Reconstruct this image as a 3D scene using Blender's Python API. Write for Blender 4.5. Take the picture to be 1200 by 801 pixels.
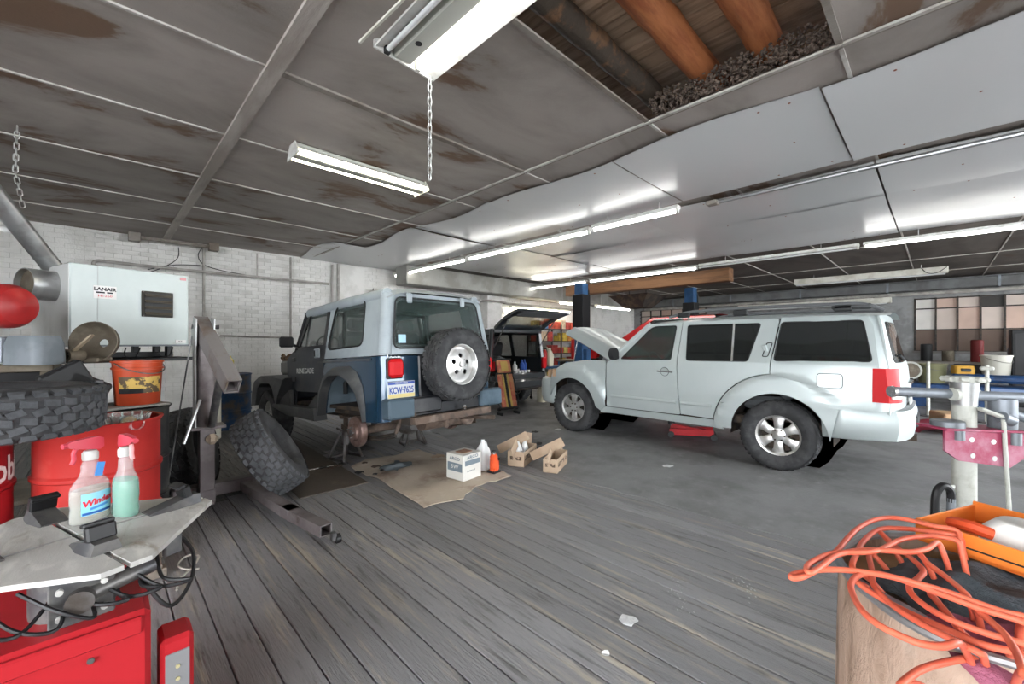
import bpy, bmesh, math, random
from math import sin, cos, pi, radians, sqrt, atan2
from mathutils import Vector, Matrix, geometry
random.seed(7)
for _o in list(bpy.data.objects): bpy.data.objects.remove(_o)
SC = bpy.context.scene
COL = SC.collection

# ---------------------------------------------------------------- camera
CAM_YAW = math.atan(482/490)
cam_d = bpy.data.cameras.new('camera'); cam = bpy.data.objects.new('camera', cam_d); COL.objects.link(cam)
cam.location = (0, 0, 1.43); cam.rotation_euler = (pi/2, 0, -CAM_YAW)
cam_d.sensor_fit = 'HORIZONTAL'; cam_d.sensor_width = 36.0; cam_d.lens = 36.0*490/1200
cam_d.clip_start = 0.05; cam_d.clip_end = 200
SC.camera = cam
# ---------------------------------------------------------------- daylight, exposure
W = bpy.data.worlds.new('sky'); SC.world = W; W.use_nodes = True
_bg = W.node_tree.nodes['Background']; _bg.inputs[0].default_value = (0.93, 0.965, 1.0, 1); _bg.inputs[1].default_value = 8.5
SC.view_settings.view_transform = 'Standard'; SC.view_settings.look = 'None'
SC.view_settings.gamma = 1.0; SC.view_settings.use_curve_mapping = False
SC.view_settings.exposure = 0.98
TUBE_POWER = 12.0

# ---------------------------------------------------------------- mesh builder
def frame_to(d):
    d = Vector(d).normalized()
    up = Vector((0,0,1)) if abs(d.z) < .95 else Vector((1,0,0))
    x = up.cross(d).normalized(); y = d.cross(x)
    return Matrix((x, y, d)).transposed()
class MB:
    def __init__(s, M=None):
        s.v = []; s.f = []; s.M = M
    def add(s, vs, fs):
        o = len(s.v)
        if s.M is not None: vs = [s.M @ Vector(p) for p in vs]
        s.v += [tuple(p) for p in vs]; s.f += [tuple(i+o for i in f) for f in fs]
        return s
    def box(s, c, d, bev=0, rz=0, R=None):
        x, y, z = d[0]/2, d[1]/2, d[2]/2
        R = R or (Matrix.Rotation(rz, 3, 'Z') if rz else None)
        if bev <= 0:
            P = [(a*x, b*y, e*z) for e in (-1,1) for b in (-1,1) for a in (-1,1)]
            F = [(0,2,3,1),(4,5,7,6),(0,1,5,4),(2,6,7,3),(0,4,6,2),(1,3,7,5)]
        else:
            b_ = min(bev, x*.98, y*.98, z*.98); P = []; F = []; idx = {}
            for sx in (-1,1):
                for sy in (-1,1):
                    for sz in (-1,1):
                        for ax in range(3):
                            p = [sx*(x-b_), sy*(y-b_), sz*(z-b_)]
                            p[ax] += (sx,sy,sz)[ax]*b_
                            idx[(sx,sy,sz,ax)] = len(P); P.append(tuple(p))
            def q(a, keys):
                ids = [idx[k] for k in keys]
                n = (Vector(P[ids[1]])-Vector(P[ids[0]])).cross(Vector(P[ids[2]])-Vector(P[ids[0]]))
                cc = sum((Vector(P[i]) for i in ids), Vector())
                F.append(tuple(ids) if n.dot(cc) > 0 else tuple(reversed(ids)))
            for ax in range(3):
                o1, o2 = [i for i in range(3) if i != ax]
                for sg in (-1,1):
                    ks = []
                    for (u, w) in ((-1,-1),(1,-1),(1,1),(-1,1)):
                        t = [0,0,0]; t[ax] = sg; t[o1] = u; t[o2] = w; ks.append((*t, ax))
                    q(0, ks)
                for u in (-1,1):
                    for w in (-1,1):
                        ks = []
                        for sg, aa in ((-1,o1),(1,o1),(1,o2),(-1,o2)):
                            t = [0,0,0]; t[ax] = sg; t[o1] = u; t[o2] = w; ks.append((*t, aa))
                        q(0, ks)
            for sx in (-1,1):
                for sy in (-1,1):
                    for sz in (-1,1): q(0, [(sx,sy,sz,0),(sx,sy,sz,1),(sx,sy,sz,2)])
        c = Vector(c)
        return s.add([c + ((R @ Vector(p)) if R else Vector(p)) for p in P], F)
    def bar(s, p0, p1, w, h, bev=0, up=(0,0,1)):
        p0 = Vector(p0); p1 = Vector(p1); d = (p1-p0); L = d.length; d.normalize()
        u = Vector(up); x = u.cross(d)
        if x.length < 1e-4: x = Vector((1,0,0)).cross(d)
        x.normalize(); y = d.cross(x)
        return s.box((p0+p1)/2, (w, h, L), bev, R=Matrix((x, y, d)).transposed())
    def cyl(s, p0, p1, r0, r1=None, n=16, cap=True):
        r1 = r0 if r1 is None else r1
        p0 = Vector(p0); p1 = Vector(p1); R = frame_to(p1-p0); V = []; F = []
        for p, r in ((p0, r0), (p1, r1)):
            for i in range(n):
                a = 2*pi*i/n; V.append(p + R @ Vector((cos(a)*r, sin(a)*r, 0)))
        for i in range(n): j = (i+1) % n; F.append((i, j, n+j, n+i))
        if cap: F.append(tuple(range(n-1, -1, -1))); F.append(tuple(range(n, 2*n)))
        return s.add(V, F)
    def tube(s, pts, r, n=8, closed=False, rf=None):
        pts = [Vector(p) for p in pts]; m = len(pts); V = []; F = []; prev = None
        for i, p in enumerate(pts):
            if closed: d = pts[(i+1) % m]-pts[i-1]
            else: d = pts[min(i+1, m-1)]-pts[max(i-1, 0)]
            d.normalize()
            if prev is None:
                a = Vector((0,0,1)) if abs(d.z) < .9 else Vector((1,0,0)); x = a.cross(d).normalized()
            else:
                x = prev-d*prev.dot(d)
                if x.length < 1e-5: x = Vector((0,0,1)).cross(d)
                x.normalize()
            prev = x; y = d.cross(x); rr = rf(i/(m-1)) if rf else r
            for k in range(n):
                a = 2*pi*k/n; V.append(p+x*cos(a)*rr+y*sin(a)*rr)
        for i in range(m if closed else m-1):
            i2 = (i+1) % m
            for k in range(n):
                k2 = (k+1) % n; F.append((i*n+k, i*n+k2, i2*n+k2, i2*n+k))
        if not closed: F.append(tuple(range(n-1,-1,-1))); F.append(tuple(range((m-1)*n, m*n)))
        return s.add(V, F)
    def lathe(s, prof, n=32, at=(0,0,0), axis=(0,0,1), closed=False, a0=0, a1=2*pi):
        R = frame_to(axis); at = Vector(at); V = []; F = []; m = len(prof); full = abs(a1-a0-2*pi) < 1e-6
        N = n if full else n+1
        for i in range(N):
            a = a0+(a1-a0)*i/n
            for r, z in prof: V.append(at + R @ Vector((cos(a)*r, sin(a)*r, z)))
        for i in range(n):
            j = (i+1) % N
            for k in range(m if closed else m-1):
                k2 = (k+1) % m; F.append((i*m+k, j*m+k, j*m+k2, i*m+k2))
        return s.add(V, F)
    def grid(s, nu, nv, fn, cu=False, cv=False):
        V = [fn(i/(nu if cu else max(nu-1, 1)), j/(nv if cv else max(nv-1, 1))) for i in range(nu) for j in range(nv)]; F = []
        for i in range(nu if cu else nu-1):
            for j in range(nv if cv else nv-1):
                i2 = (i+1) % nu; j2 = (j+1) % nv
                F.append((i*nv+j, i2*nv+j, i2*nv+j2, i*nv+j2))
        return s.add(V, F)
    def loft(s, secs, cap=True, closed=True):
        n = len(secs[0]); V = [p for sec in secs for p in sec]; F = []
        for i in range(len(secs)-1):
            for k in range(n if closed else n-1):
                k2 = (k+1) % n; F.append((i*n+k, i*n+k2, (i+1)*n+k2, (i+1)*n+k))
        if cap and closed: F.append(tuple(range(n-1,-1,-1))); F.append(tuple(range((len(secs)-1)*n, len(secs)*n)))
        return s.add(V, F)
    def plate(s, outer, holes=(), t=.01, fn=None, cu=(), cv=()):
        """flat outline (u,v) with holes, cut by lines cu/cv, given thickness t; fn(u,v,w)->xyz"""
        fn = fn or (lambda u, v, w: (u, v, w))
        bm = bmesh.new()
        loops = [list(outer)]+[list(h) for h in holes]
        flat = [p for l in loops for p in l]
        vs = [bm.verts.new((p[0], p[1], 0)) for p in flat]
        for tri in geometry.tessellate_polygon([[Vector((p[0], p[1], 0)) for p in l] for l in loops]):
            if len(set(tri)) == 3:
                try: bm.faces.new([vs[i] for i in tri])
                except ValueError: pass
        for u in cu: bmesh.ops.bisect_plane(bm, geom=bm.verts[:]+bm.edges[:]+bm.faces[:], plane_co=(u,0,0), plane_no=(1,0,0), dist=1e-6)
        for w in cv: bmesh.ops.bisect_plane(bm, geom=bm.verts[:]+bm.edges[:]+bm.faces[:], plane_co=(0,w,0), plane_no=(0,1,0), dist=1e-6)
        bmesh.ops.recalc_face_normals(bm, faces=bm.faces[:])
        bm.verts.index_update(); bm.edges.index_update()
        n = len(bm.verts); A = [v.co.copy() for v in bm.verts]
        up = 1 if sum(f.normal.z for f in bm.faces) >= 0 else -1
        V = [fn(p.x, p.y, 0) for p in A]+[fn(p.x, p.y, -t) for p in A]; F = []
        for f in bm.faces:
            ids = [v.index for v in f.verts]
            if up < 0: ids.reverse()
            F.append(tuple(ids)); F.append(tuple(i+n for i in reversed(ids)))
        for e in bm.edges:
            if len(e.link_faces) == 1:
                f = e.link_faces[0]; ids = [v.index for v in f.verts]
                if up < 0: ids.reverse()
                a, b = e.verts[0].index, e.verts[1].index
                k = ids.index(a)
                if ids[(k+1) % len(ids)] != b: a, b = b, a
                F.append((b, a, a+n, b+n))
        bm.free()
        return s.add(V, F)
    def build(s, name, m=None, parent=None, loc=None, rot=None, smooth=35, fix=True):
        me = bpy.data.meshes.new(name); me.from_pydata(s.v, [], s.f); me.update()
        if fix:
            bm = bmesh.new(); bm.from_mesh(me); bmesh.ops.recalc_face_normals(bm, faces=bm.faces[:]); bm.to_mesh(me); bm.free()
        if smooth:
            me.polygons.foreach_set('use_smooth', [True]*len(me.polygons)); me.set_sharp_from_angle(angle=radians(smooth))
        return link(name, me, m, parent, loc, rot)
def link(name, me, m=None, parent=None, loc=None, rot=None):
    o = bpy.data.objects.new(name, me); COL.objects.link(o)
    if m is not None and not me.materials: me.materials.append(m)
    if parent is not None: o.parent = parent
    if loc is not None: o.location = loc
    if rot is not None: o.rotation_euler = rot
    return o
def tag(o, label=None, cat=None, group=None, kind=None):
    if label: o['label'] = label
    if cat: o['category'] = cat
    if group: o['group'] = group
    if kind: o['kind'] = kind
    return o
def thing(name, label, cat, loc=(0,0,0), rz=0, group=None):
    o = bpy.data.objects.new(name, None); COL.objects.link(o); o.location = loc; o.rotation_euler = (0,0,rz)
    o.empty_display_size = .1
    return tag(o, label, cat, group)
def dup(o, loc=None, rot=None, parent=None, label=None, group=None):
    c = o.copy(); COL.objects.link(c); c.parent = parent
    if loc is not None: c.location = loc
    if rot is not None: c.rotation_euler = rot
    if label: c['label'] = label
    if group: c['group'] = group
    for ch in [x for x in list(bpy.data.objects) if x.parent == o]: dup(ch, parent=c)
    return c
def struct(o): o['kind'] = 'structure'; return o
def text(body, size, m, parent, loc, rot, name='lettering', ext=.001, align='LEFT', sx=1.0, shear=0, bold=0):
    cu = bpy.data.curves.new(name, 'FONT'); cu.body = body; cu.size = size; cu.extrude = ext; cu.align_x = align; cu.shear = shear
    cu.resolution_u = 2; cu.offset = bold
    t = bpy.data.objects.new('tmp', cu); COL.objects.link(t)
    bpy.context.view_layer.update()
    me = bpy.data.meshes.new_from_object(t.evaluated_get(bpy.context.evaluated_depsgraph_get())); bpy.data.objects.remove(t)
    for v in me.vertices: v.co.x *= sx
    me.materials.clear()
    return link(name, me, m, parent, loc, rot)
def circle(cx, cy, r, n=24, a0=0, a1=2*pi, ry=None):
    ry = r if ry is None else ry; full = abs(a1-a0-2*pi) < 1e-6
    return [(cx+cos(a0+(a1-a0)*i/(n if full else n-1))*r, cy+sin(a0+(a1-a0)*i/(n if full else n-1))*ry) for i in range(n)]
def rrect(x0, y0, x1, y1, r, n=4):
    out = []
    for cx, cy, a in ((x1-r, y0+r, -pi/2), (x1-r, y1-r, 0), (x0+r, y1-r, pi/2), (x0+r, y0+r, pi)):
        for i in range(n+1): out.append((cx+cos(a+i*pi/2/n)*r, cy+sin(a+i*pi/2/n)*r))
    return out
def rpoly(pts, r, n=4):
    """outline with rounded corners; r is one radius or one per corner"""
    out = []; m = len(pts)
    for i in range(m):
        p = Vector(pts[i]); a = Vector(pts[i-1]); b = Vector(pts[(i+1) % m]); rr = r[i] if isinstance(r, (list, tuple)) else r
        if rr <= 0: out.append(tuple(p)); continue
        d1 = (a-p); d2 = (b-p); k = min(rr, d1.length*.49, d2.length*.49)
        q1 = p+d1.normalized()*k; q2 = p+d2.normalized()*k
        for j in range(n+1):
            t = j/n; out.append(tuple(q1*(1-t)**2+p*2*t*(1-t)+q2*t*t))
    return out
def catmull(P, k=8, closed=False):
    P = [Vector(p) for p in P]; m = len(P); out = []
    for i in range(m if closed else m-1):
        g = (lambda j: P[j % m]) if closed else (lambda j: P[min(max(j, 0), m-1)])
        p0, p1, p2, p3 = g(i-1), g(i), g(i+1), g(i+2)
        for j in range(k):
            t = j/k
            out.append(.5*((2*p1)+(p2-p0)*t+(2*p0-5*p1+4*p2-p3)*t*t+(3*p1-p0-3*p2+p3)*t**3))
    if not closed: out.append(P[-1])
    return out
# ---------------------------------------------------------------- materials
MATS = {}
def mat(name, c, rough=.5, metal=0., c2=None, scale=4, lo=.42, hi=.62, c3=None, scale3=1.5, lo3=.5, hi3=.7, bump=0, bscale=40, stretch=(1,1,1),
        rnd=0, coat=0, spec=.3, alpha=1, trans=0, emit=0, ecol=None, rough2=None, detail=6, ior=1.45, distort=0):
    if name in MATS: return MATS[name]
    m = bpy.data.materials.new(name); m.use_nodes = True; nt = m.node_tree; N = nt.nodes; L = nt.links
    b = N['Principled BSDF']; b.inputs['Roughness'].default_value = rough; b.inputs['Metallic'].default_value = metal
    b.inputs['Base Color'].default_value = (*c, 1); b.inputs['Specular IOR Level'].default_value = spec
    b.inputs['Coat Weight'].default_value = coat; b.inputs['Alpha'].default_value = alpha; b.inputs['IOR'].default_value = ior
    b.inputs['Coat Roughness'].default_value = .08
    b.inputs['Transmission Weight'].default_value = trans
    if emit:
        b.inputs['Emission Color'].default_value = (*(ecol or c), 1); b.inputs['Emission Strength'].default_value = emit
    tc = N.new('ShaderNodeTexCoord'); mp = N.new('ShaderNodeMapping'); mp.inputs['Scale'].default_value = stretch
    L.new(tc.outputs['Object'], mp.inputs['Vector'])
    oi = None
    if rnd:
        oi = N.new('ShaderNodeObjectInfo'); vm = N.new('ShaderNodeVectorMath'); vm.operation = 'SCALE'; vm.inputs[0].default_value = (37., 53., 19.)
        L.new(oi.outputs['Random'], vm.inputs['Scale']); L.new(vm.outputs[0], mp.inputs['Location'])
    def noise(sc, dt=detail):
        n = N.new('ShaderNodeTexNoise'); n.inputs['Scale'].default_value = sc; n.inputs['Detail'].default_value = dt; n.inputs['Roughness'].default_value = .6
        n.inputs['Distortion'].default_value = distort
        L.new(mp.outputs[0], n.inputs['Vector']); return n
    def ramp(src, a, z):
        r = N.new('ShaderNodeMapRange'); r.inputs[1].default_value = a; r.inputs[2].default_value = z; r.interpolation_type = 'SMOOTHSTEP'
        L.new(src, r.inputs[0]); return r.outputs[0]
    col = None
    def mix(fac, A, B):
        x = N.new('ShaderNodeMix'); x.data_type = 'RGBA'
        L.new(fac, x.inputs[0])
        if isinstance(A, tuple): x.inputs[6].default_value = (*A, 1)
        else: L.new(A, x.inputs[6])
        x.inputs[7].default_value = (*B, 1); return x.outputs[2]
    if c2 is not None:
        n1 = noise(scale); f1 = ramp(n1.outputs[0], lo, hi); col = mix(f1, c, c2)
        if rough2 is not None:
            rr = N.new('ShaderNodeMapRange'); rr.inputs[3].default_value = rough; rr.inputs[4].default_value = rough2
            L.new(f1, rr.inputs[0]); L.new(rr.outputs[0], b.inputs['Roughness'])
    if c3 is not None:
        n3 = noise(scale3, 8); f3 = ramp(n3.outputs[0], lo3, hi3); col = mix(f3, col if col is not None else c, c3)
    if rnd:
        mr = N.new('ShaderNodeMapRange'); mr.inputs[3].default_value = 1-rnd; mr.inputs[4].default_value = 1+rnd
        L.new(oi.outputs['Random'], mr.inputs[0])
        hs = N.new('ShaderNodeHueSaturation'); L.new(mr.outputs[0], hs.inputs['Value'])
        if col is not None: L.new(col, hs.inputs['Color'])
        else: hs.inputs['Color'].default_value = (*c, 1)
        col = hs.outputs[0]
    if col is not None: L.new(col, b.inputs['Base Color'])
    if bump:
        nb = noise(bscale); bp = N.new('ShaderNodeBump'); bp.inputs['Strength'].default_value = bump; bp.inputs['Distance'].default_value = .02
        L.new(nb.outputs[0], bp.inputs['Height']); L.new(bp.outputs[0], b.inputs['Normal'])
    MATS[name] = m
    return m
# ================================================================ SETTING
M_plank = mat('worn grey plank', (.225,.223,.23), .42, c2=(.38,.34,.285), scale=2.2, lo=.53, hi=.70, c3=(.125,.122,.123), scale3=5, lo3=.52, hi3=.72, bump=.6, bscale=14, stretch=(7,.55,7), rnd=.14, rough2=.68)
M_plankd = mat('oil-dark plank', (.125,.12,.117), .5, c2=(.20,.18,.155), scale=2.2, lo=.53, hi=.70, c3=(.06,.057,.055), scale3=6, lo3=.5, hi3=.68, bump=.6, bscale=14, stretch=(7,.55,7), rnd=.16)
M_conc = mat('oily concrete', (.21,.21,.212), .42, c2=(.15,.149,.149), scale=1.6, lo=.38, hi=.70, c3=(.265,.265,.263), scale3=9, lo3=.52, hi3=.80, bump=.3, bscale=40, rough2=.62, detail=10)
M_sub = mat('dark gap', (.02,.018,.016), .9)
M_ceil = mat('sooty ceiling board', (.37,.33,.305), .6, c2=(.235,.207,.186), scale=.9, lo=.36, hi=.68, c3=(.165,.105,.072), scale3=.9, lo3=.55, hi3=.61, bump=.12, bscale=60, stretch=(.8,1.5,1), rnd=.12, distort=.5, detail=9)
M_ceild = mat('shaded ceiling board', (.12,.105,.092), .65, c2=(.07,.06,.052), scale=.7, lo=.4, hi=.66, c3=(.08,.05,.034), scale3=.9, lo3=.60, hi3=.70, bump=.12, bscale=60, rnd=.2, distort=1.2)  # far ceiling's dimmer light put into a darker copy of the board colour
M_bat = mat('pale batten', (.50,.48,.45), .6, c2=(.33,.30,.27), scale=3)
M_batd = mat('grey wood batten', (.26,.235,.21), .7, c2=(.17,.14,.115), scale=3, bump=.3, bscale=30, stretch=(1,.2,1))
M_brick = mat('white painted brick', (.72,.71,.685), .6, c2=(.60,.59,.56), scale=2.2, lo=.45, hi=.66, c3=(.30,.28,.255), scale3=7, lo3=.66, hi3=.76, bump=.35, bscale=45, rnd=.05)
M_mortar = mat('painted mortar', (.60,.59,.56), .75, c2=(.47,.46,.43), scale=3)
M_bgrey = mat('grey painted brick', (.27,.275,.275), .65, c2=(.20,.20,.20), scale=3, bump=.3, bscale=45)
M_white = mat('white ceiling sheet', (.60,.605,.61), .30, bump=.03, bscale=4, spec=.6, rnd=.05)
M_wood = mat('bare roof board', (.50,.35,.235), .75, c2=(.33,.225,.145), scale=3, bump=.4, bscale=20, stretch=(6,.5,6), rnd=.2)
M_log = mat('reddish log', (.47,.17,.065), .6, c2=(.30,.09,.035), scale=3, c3=(.10,.05,.03), scale3=2, lo3=.58, hi3=.72, bump=.4, bscale=14, stretch=(.6,4,4))
M_logd = mat('blackened log', (.075,.058,.045), .8, c2=(.20,.11,.06), scale=5, lo=.5, hi=.62, bump=.6, bscale=18)
M_insul = mat('dirty loose insulation', (.20,.15,.12), .95, c2=(.11,.085,.07), scale=14, bump=1, bscale=60)
M_beam = mat('grey concrete beam', (.34,.335,.31), .8, c2=(.25,.245,.22), scale=2, bump=.2, bscale=25)

# ---- floor
b = MB(); b.box((-.3,1.8,-.10),(8.2,15,.10)); floor = struct(b.build('floor', M_sub))
PW = .139
plank_me = {}
def plank_mesh(L, dark):
    k = (round(L*2)/2, dark)
    if k not in plank_me:
        mb = MB(); mb.box((0,0,-.025),(PW-.0055, k[0]-.004, .05), .003)
        o = mb.build('plank', M_plankd if dark else M_plank, smooth=0); plank_me[k] = o.data; bpy.data.objects.remove(o)
    return k[0], plank_me[k]
rp = random.Random(3)
for k in range(-23, 25):
    x = .41-PW/2+PW*k
    if x > 3.75 or x < -2.9: continue
    j1 = rp.uniform(-4.6,.8); j2 = rp.uniform(4.3,5.6) if x < 2.6 else rp.uniform(5.2,7); y = j1
    for (e, d) in ((j2, False), (9.2, x < 2.6)):
        L, me = plank_mesh(e-y, d)
        link('plank', me, None, floor, (x, y+L/2, rp.uniform(-.002,.0015)), (0, rp.uniform(-.005,.005), 0)); y += L
    L, me = plank_mesh(j1+5.6, False); link('plank', me, None, floor, (x, j1-L/2, 0))
b = MB(); b.box((-3.7,1.8,-.03),(1.6,15,.06)); struct(b.build('floor', M_conc))
r_ = random.Random(5); edge = []
yy = -5.6
while yy < 9.2:
    edge.append((3.52+.05*sin(yy*1.3)+r_.uniform(-.035,.035)+max(0,(yy-2.8))*.07, yy)); yy += .16
mb = MB(); mb.plate(edge[::-1]+[(3.5,-5.6),(16.6,-5.6),(16.6,9.25),(4.0,9.25)][0:], (), .05, lambda u,v,w:(u,v,.0035+w))
struct(mb.build('floor', M_conc, smooth=0))
b = MB(); b.box((6,-13,-.08),(40,14.7,.1)); b.box((-9.5,2,-.08),(10.4,16,.1)); struct(b.build('floor', mat('driveway', (.30,.30,.29), .8, c2=(.22,.22,.215), scale=1)))

# ---- ceiling
CZ = 3.18
b = MB(); b.box((6.3,1.8,3.72),(21,15,.2)); ceiling = struct(b.build('ceiling', M_wood))
XL = [-3.83,-1.52,.79,3.09,5.4,7.7,10,12.3,14.6,16.6]
YL = [.40-1.24*k for k in range(5,0,-1)]+[.40,1.61,2.98,4.20,5.46,6.74,7.98,9.25]
rc = random.Random(9)
for i in range(len(XL)-1):
    for j in range(len(YL)-1):
        x0, x1, y0, y1 = XL[i]+.004, XL[i+1]-.004, YL[j]+.004, YL[j+1]-.004
        if i == 2 and j == 5: continue
        sag = rc.uniform(.0,.014)
        mb = MB(); mb.grid(5, 4, lambda u, v: ((u-.5)*(x1-x0), (v-.5)*(y1-y0), -sag*sin(pi*u)*sin(pi*v)))
        mb.grid(5, 4, lambda u, v: ((u-.5)*(x1-x0), (v-.5)*(y1-y0), .012))
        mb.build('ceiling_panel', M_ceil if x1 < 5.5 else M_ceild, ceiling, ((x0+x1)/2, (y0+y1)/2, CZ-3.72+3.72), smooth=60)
def beamx(name, m, x0, x1, y, w, h, z=CZ): return MB().box(((x0+x1)/2, y, z-h/2),(x1-x0, w, h)).build(name, m, ceiling, smooth=0)
for y in YL[1:-1]:
    if .3 < y < .5 or 1.5 < y < 1.7:
        beamx('batten', M_bat, -3.9, .74, y, .022, .012); beamx('batten', M_batd, .84, 3.08, y, .035, .014); beamx('batten', M_bat, 3.1, 16.5, y, .022, .012)
    elif 2.9 < y < 3.1:
        beamx('batten', M_bat, -3.9, .74, y, .02, .012); beamx('batten', M_batd, .84, 3.08, y, .055, .016); beamx('batten', M_bat, 3.1, 16.5, y, .02, .012)
    else: beamx('batten', M_bat, -3.9, 16.5, y, .02, .012)
for x in XL[1:-1]:
    w, m = (.095, mat('pale wood batten', (.46,.42,.385), .7, c2=(.33,.29,.26), scale=3, bump=.3, bscale=30, stretch=(1,.2,1))) if abs(x-.79) < .01 else (.028, M_bat)
    MB().box((x, 1.8, CZ-.012),(w, 14.9, .024 if w > .05 else .014)).build('batten', m, ceiling, smooth=0)
MB().box((3.115,1.8,CZ-.006),(.03,14.9,.012)).build('batten', M_batd, ceiling, smooth=0)
# opening: bare logs and boards
for k in range(16):
    MB().box((.75+.155*k, 1.0, 3.53),(.148, 1.9, .03), .004).build('roof_board', M_wood, ceiling, smooth=0)
for y, m, r in ((1.60, M_logd, .085), (1.20, M_log, .098), (.80, M_log, .10)):
    mb = MB(); rl = random.Random(int(y*100))
    mb.tube([(.6+.16*k, y+rl.uniform(-.006,.006), 3.42+rl.uniform(-.006,.006)) for k in range(20)], r, 14)
    mb.build('joist', m, ceiling)
mb = MB(); ri = random.Random(2)
for k in range(2600):
    u = ri.random(); y = .42+1.16*ri.random(); h = .09*(1-abs(u-.25))
    x = 3.04+u*.30; z = 3.195+ri.random()*h*2.2; r = ri.uniform(.005,.011)
    R = Matrix.Rotation(ri.random()*3, 3, (ri.random(), ri.random(), .3))
    mb.box((x,y,z),(r*2,r*1.6,r*1.2), R=R)
mb.build('loose_insulation', M_insul, ceiling, smooth=0)['kind'] = 'stuff'
MB().box((.83,1.0,3.27),(.03,1.24,.2)).build('opening_edge', M_batd, ceiling)
# white ceiling sheets
rw = random.Random(21)
SCREWS = MB()
def sheet(x0, x1, y0, y1, z0=3.125, amp=.022, left=False, tilt=0):
    ph = rw.uniform(0,6); ph2 = rw.uniform(0,6)
    def f(u, v):
        x = x0+(x1-x0)*u; y = y0+(y1-y0)*v
        z = z0+.026+.5*amp*sin(y*2.3+ph2*.3)*(.4+.6*(1-u))+.3*amp*sin(u*5+ph)*sin(v*pi)
        z -= .012*sin(pi*u)*(.6+.4*sin(v*3+ph))
        if left: x += .06*sin(y*2.9+.5)*(1-u)**2; z += .008*(1-u)**3
        return (x, y, z+tilt*v)
    mb = MB(); mb.grid(11, 15, f); mb.grid(11, 15, lambda u, v: tuple(Vector(f(u,v))+Vector((0,0,.004))))
    for k in range(5):
        p = Vector(f(rw.choice((.06,.5,.94)), rw.uniform(.05,.95))); SCREWS.cyl(p-Vector((0,0,.003)), p, .009, n=6)
    return mb.build('white_panel', M_white, ceiling, smooth=70)
YA = [-5.5,-3.2,-1.1,.56,2.18,3.9,5.58,7.3,9.18]
for j in range(8):
    x0 = 3.46 if j < 6 else (3.40 if j == 6 else 2.85)
    sheet(x0, 5.08, YA[j]+.008, YA[j+1]-.008, 3.115+.014*(j%2), left=True)
YB = [-5.5,-2.1,.42,2.95,5.4,7.85]
for j in range(5):
    for q, (xa, xb) in enumerate(((5.27,6.55),(6.5,7.78),(7.72,8.92))):
        sheet(xa, xb, YB[j]+.008, YB[j+1]-.008, 3.115-.012*(q%2)+.008*(j%2), .024)
o = SCREWS.build('screw_heads', mat('rusty screw', (.28,.10,.06), .7), ceiling, smooth=0); o['kind'] = 'stuff'
MB().box((9.6,8.6,2.96),(9.4,.5,.44), .02).build('ceiling_beam', M_beam, ceiling)

# ---- brick walls
def wallbox(name, c, d, m): return struct(MB().box(c, d).build(name, m, smooth=0))
wall_back = wallbox('wall_back', (6.3,9.36,1.6),(21.2,.3,3.5), M_mortar)
bm_ = MB(); bm_.box((0,-.004,0),(.206,.02,.069), .004); ob = bm_.build('brick', M_brick, smooth=0); brick_me = ob.data; bpy.data.objects.remove(ob)
rb = random.Random(4); rest = MB()
nx = 0
for c in range(44):
    z = .05+c*.0725
    for k in range(96):
        x = -4.0+k*.2125+(.106 if c % 2 else 0)
        dy = rb.uniform(-.004,.005)
        big = (1.55 < z < 3.14 and -.05 < x < 3.30 and not (x < 1.05 and z < 2.15))
        if big and nx < 300 and not (3.2 < z): 
            link('brick', brick_me, None, wall_back, (x, 9.217+dy*.5, z), (0, rb.uniform(-.004,.004), rb.uniform(-.006,.006))); nx += 1
        else: rest.box((x, 9.213+dy*.5, z),(.206,.02,.069))
o = rest.build('brick_courses', M_brick, wall_back, smooth=0, fix=False); o['kind'] = 'stuff'
for x0, x1, d in ((3.55,4.25,.14),(7.75,8.3,.35),(12.2,12.6,.2)):
    struct(MB().box(((x0+x1)/2, 9.2-d/2, 1.55),(x1-x0, d, 3.1), .01).build('trim_1' if x0 < 5 else 'trim_2', mat('white painted pier', (.72,.71,.685), .6, c2=(.61,.60,.57), scale=3, bump=.3, bscale=25)))
# right wall with two steel windows
W1 = (-3.2,.44,1.18,2.66); W2 = (6.2,8.9,1.0,2.75)
hole = lambda w: [(w[0],w[2]),(w[1],w[2]),(w[1],w[3]),(w[0],w[3])]
mb = MB(); mb.plate([(-5.6,-.05),(9.3,-.05),(9.3,3.3),(-5.6,3.3)], [hole(W1), hole(W2)], .28, lambda u,v,w:(16.5-w,u,v))
wall_right = struct(mb.build('wall_right', M_mortar if 0 else mat('grey mortar', (.26,.26,.255), .8, c2=(.2,.2,.2), scale=3), smooth=0))
rest = MB()
for c in range(44):
    z = .05+c*.0725
    for k in range(66):
        y = -4.6+k*.2125+(.106 if c % 2 else 0)
        if any(w[0]-.1 < y < w[1]+.1 and w[2]-.03 < z < w[3]+.03 for w in (W1, W2)): continue
        rest.box((16.495+rb.uniform(-.003,.003), y, z),(.02,.2,.064))
o = rest.build('brick_courses', M_bgrey, wall_right, smooth=0, fix=False); o['kind'] = 'stuff'
M_mun = mat('dark steel muntin', (.03,.028,.026), .6, c2=(.06,.045,.035), scale=12)
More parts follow.
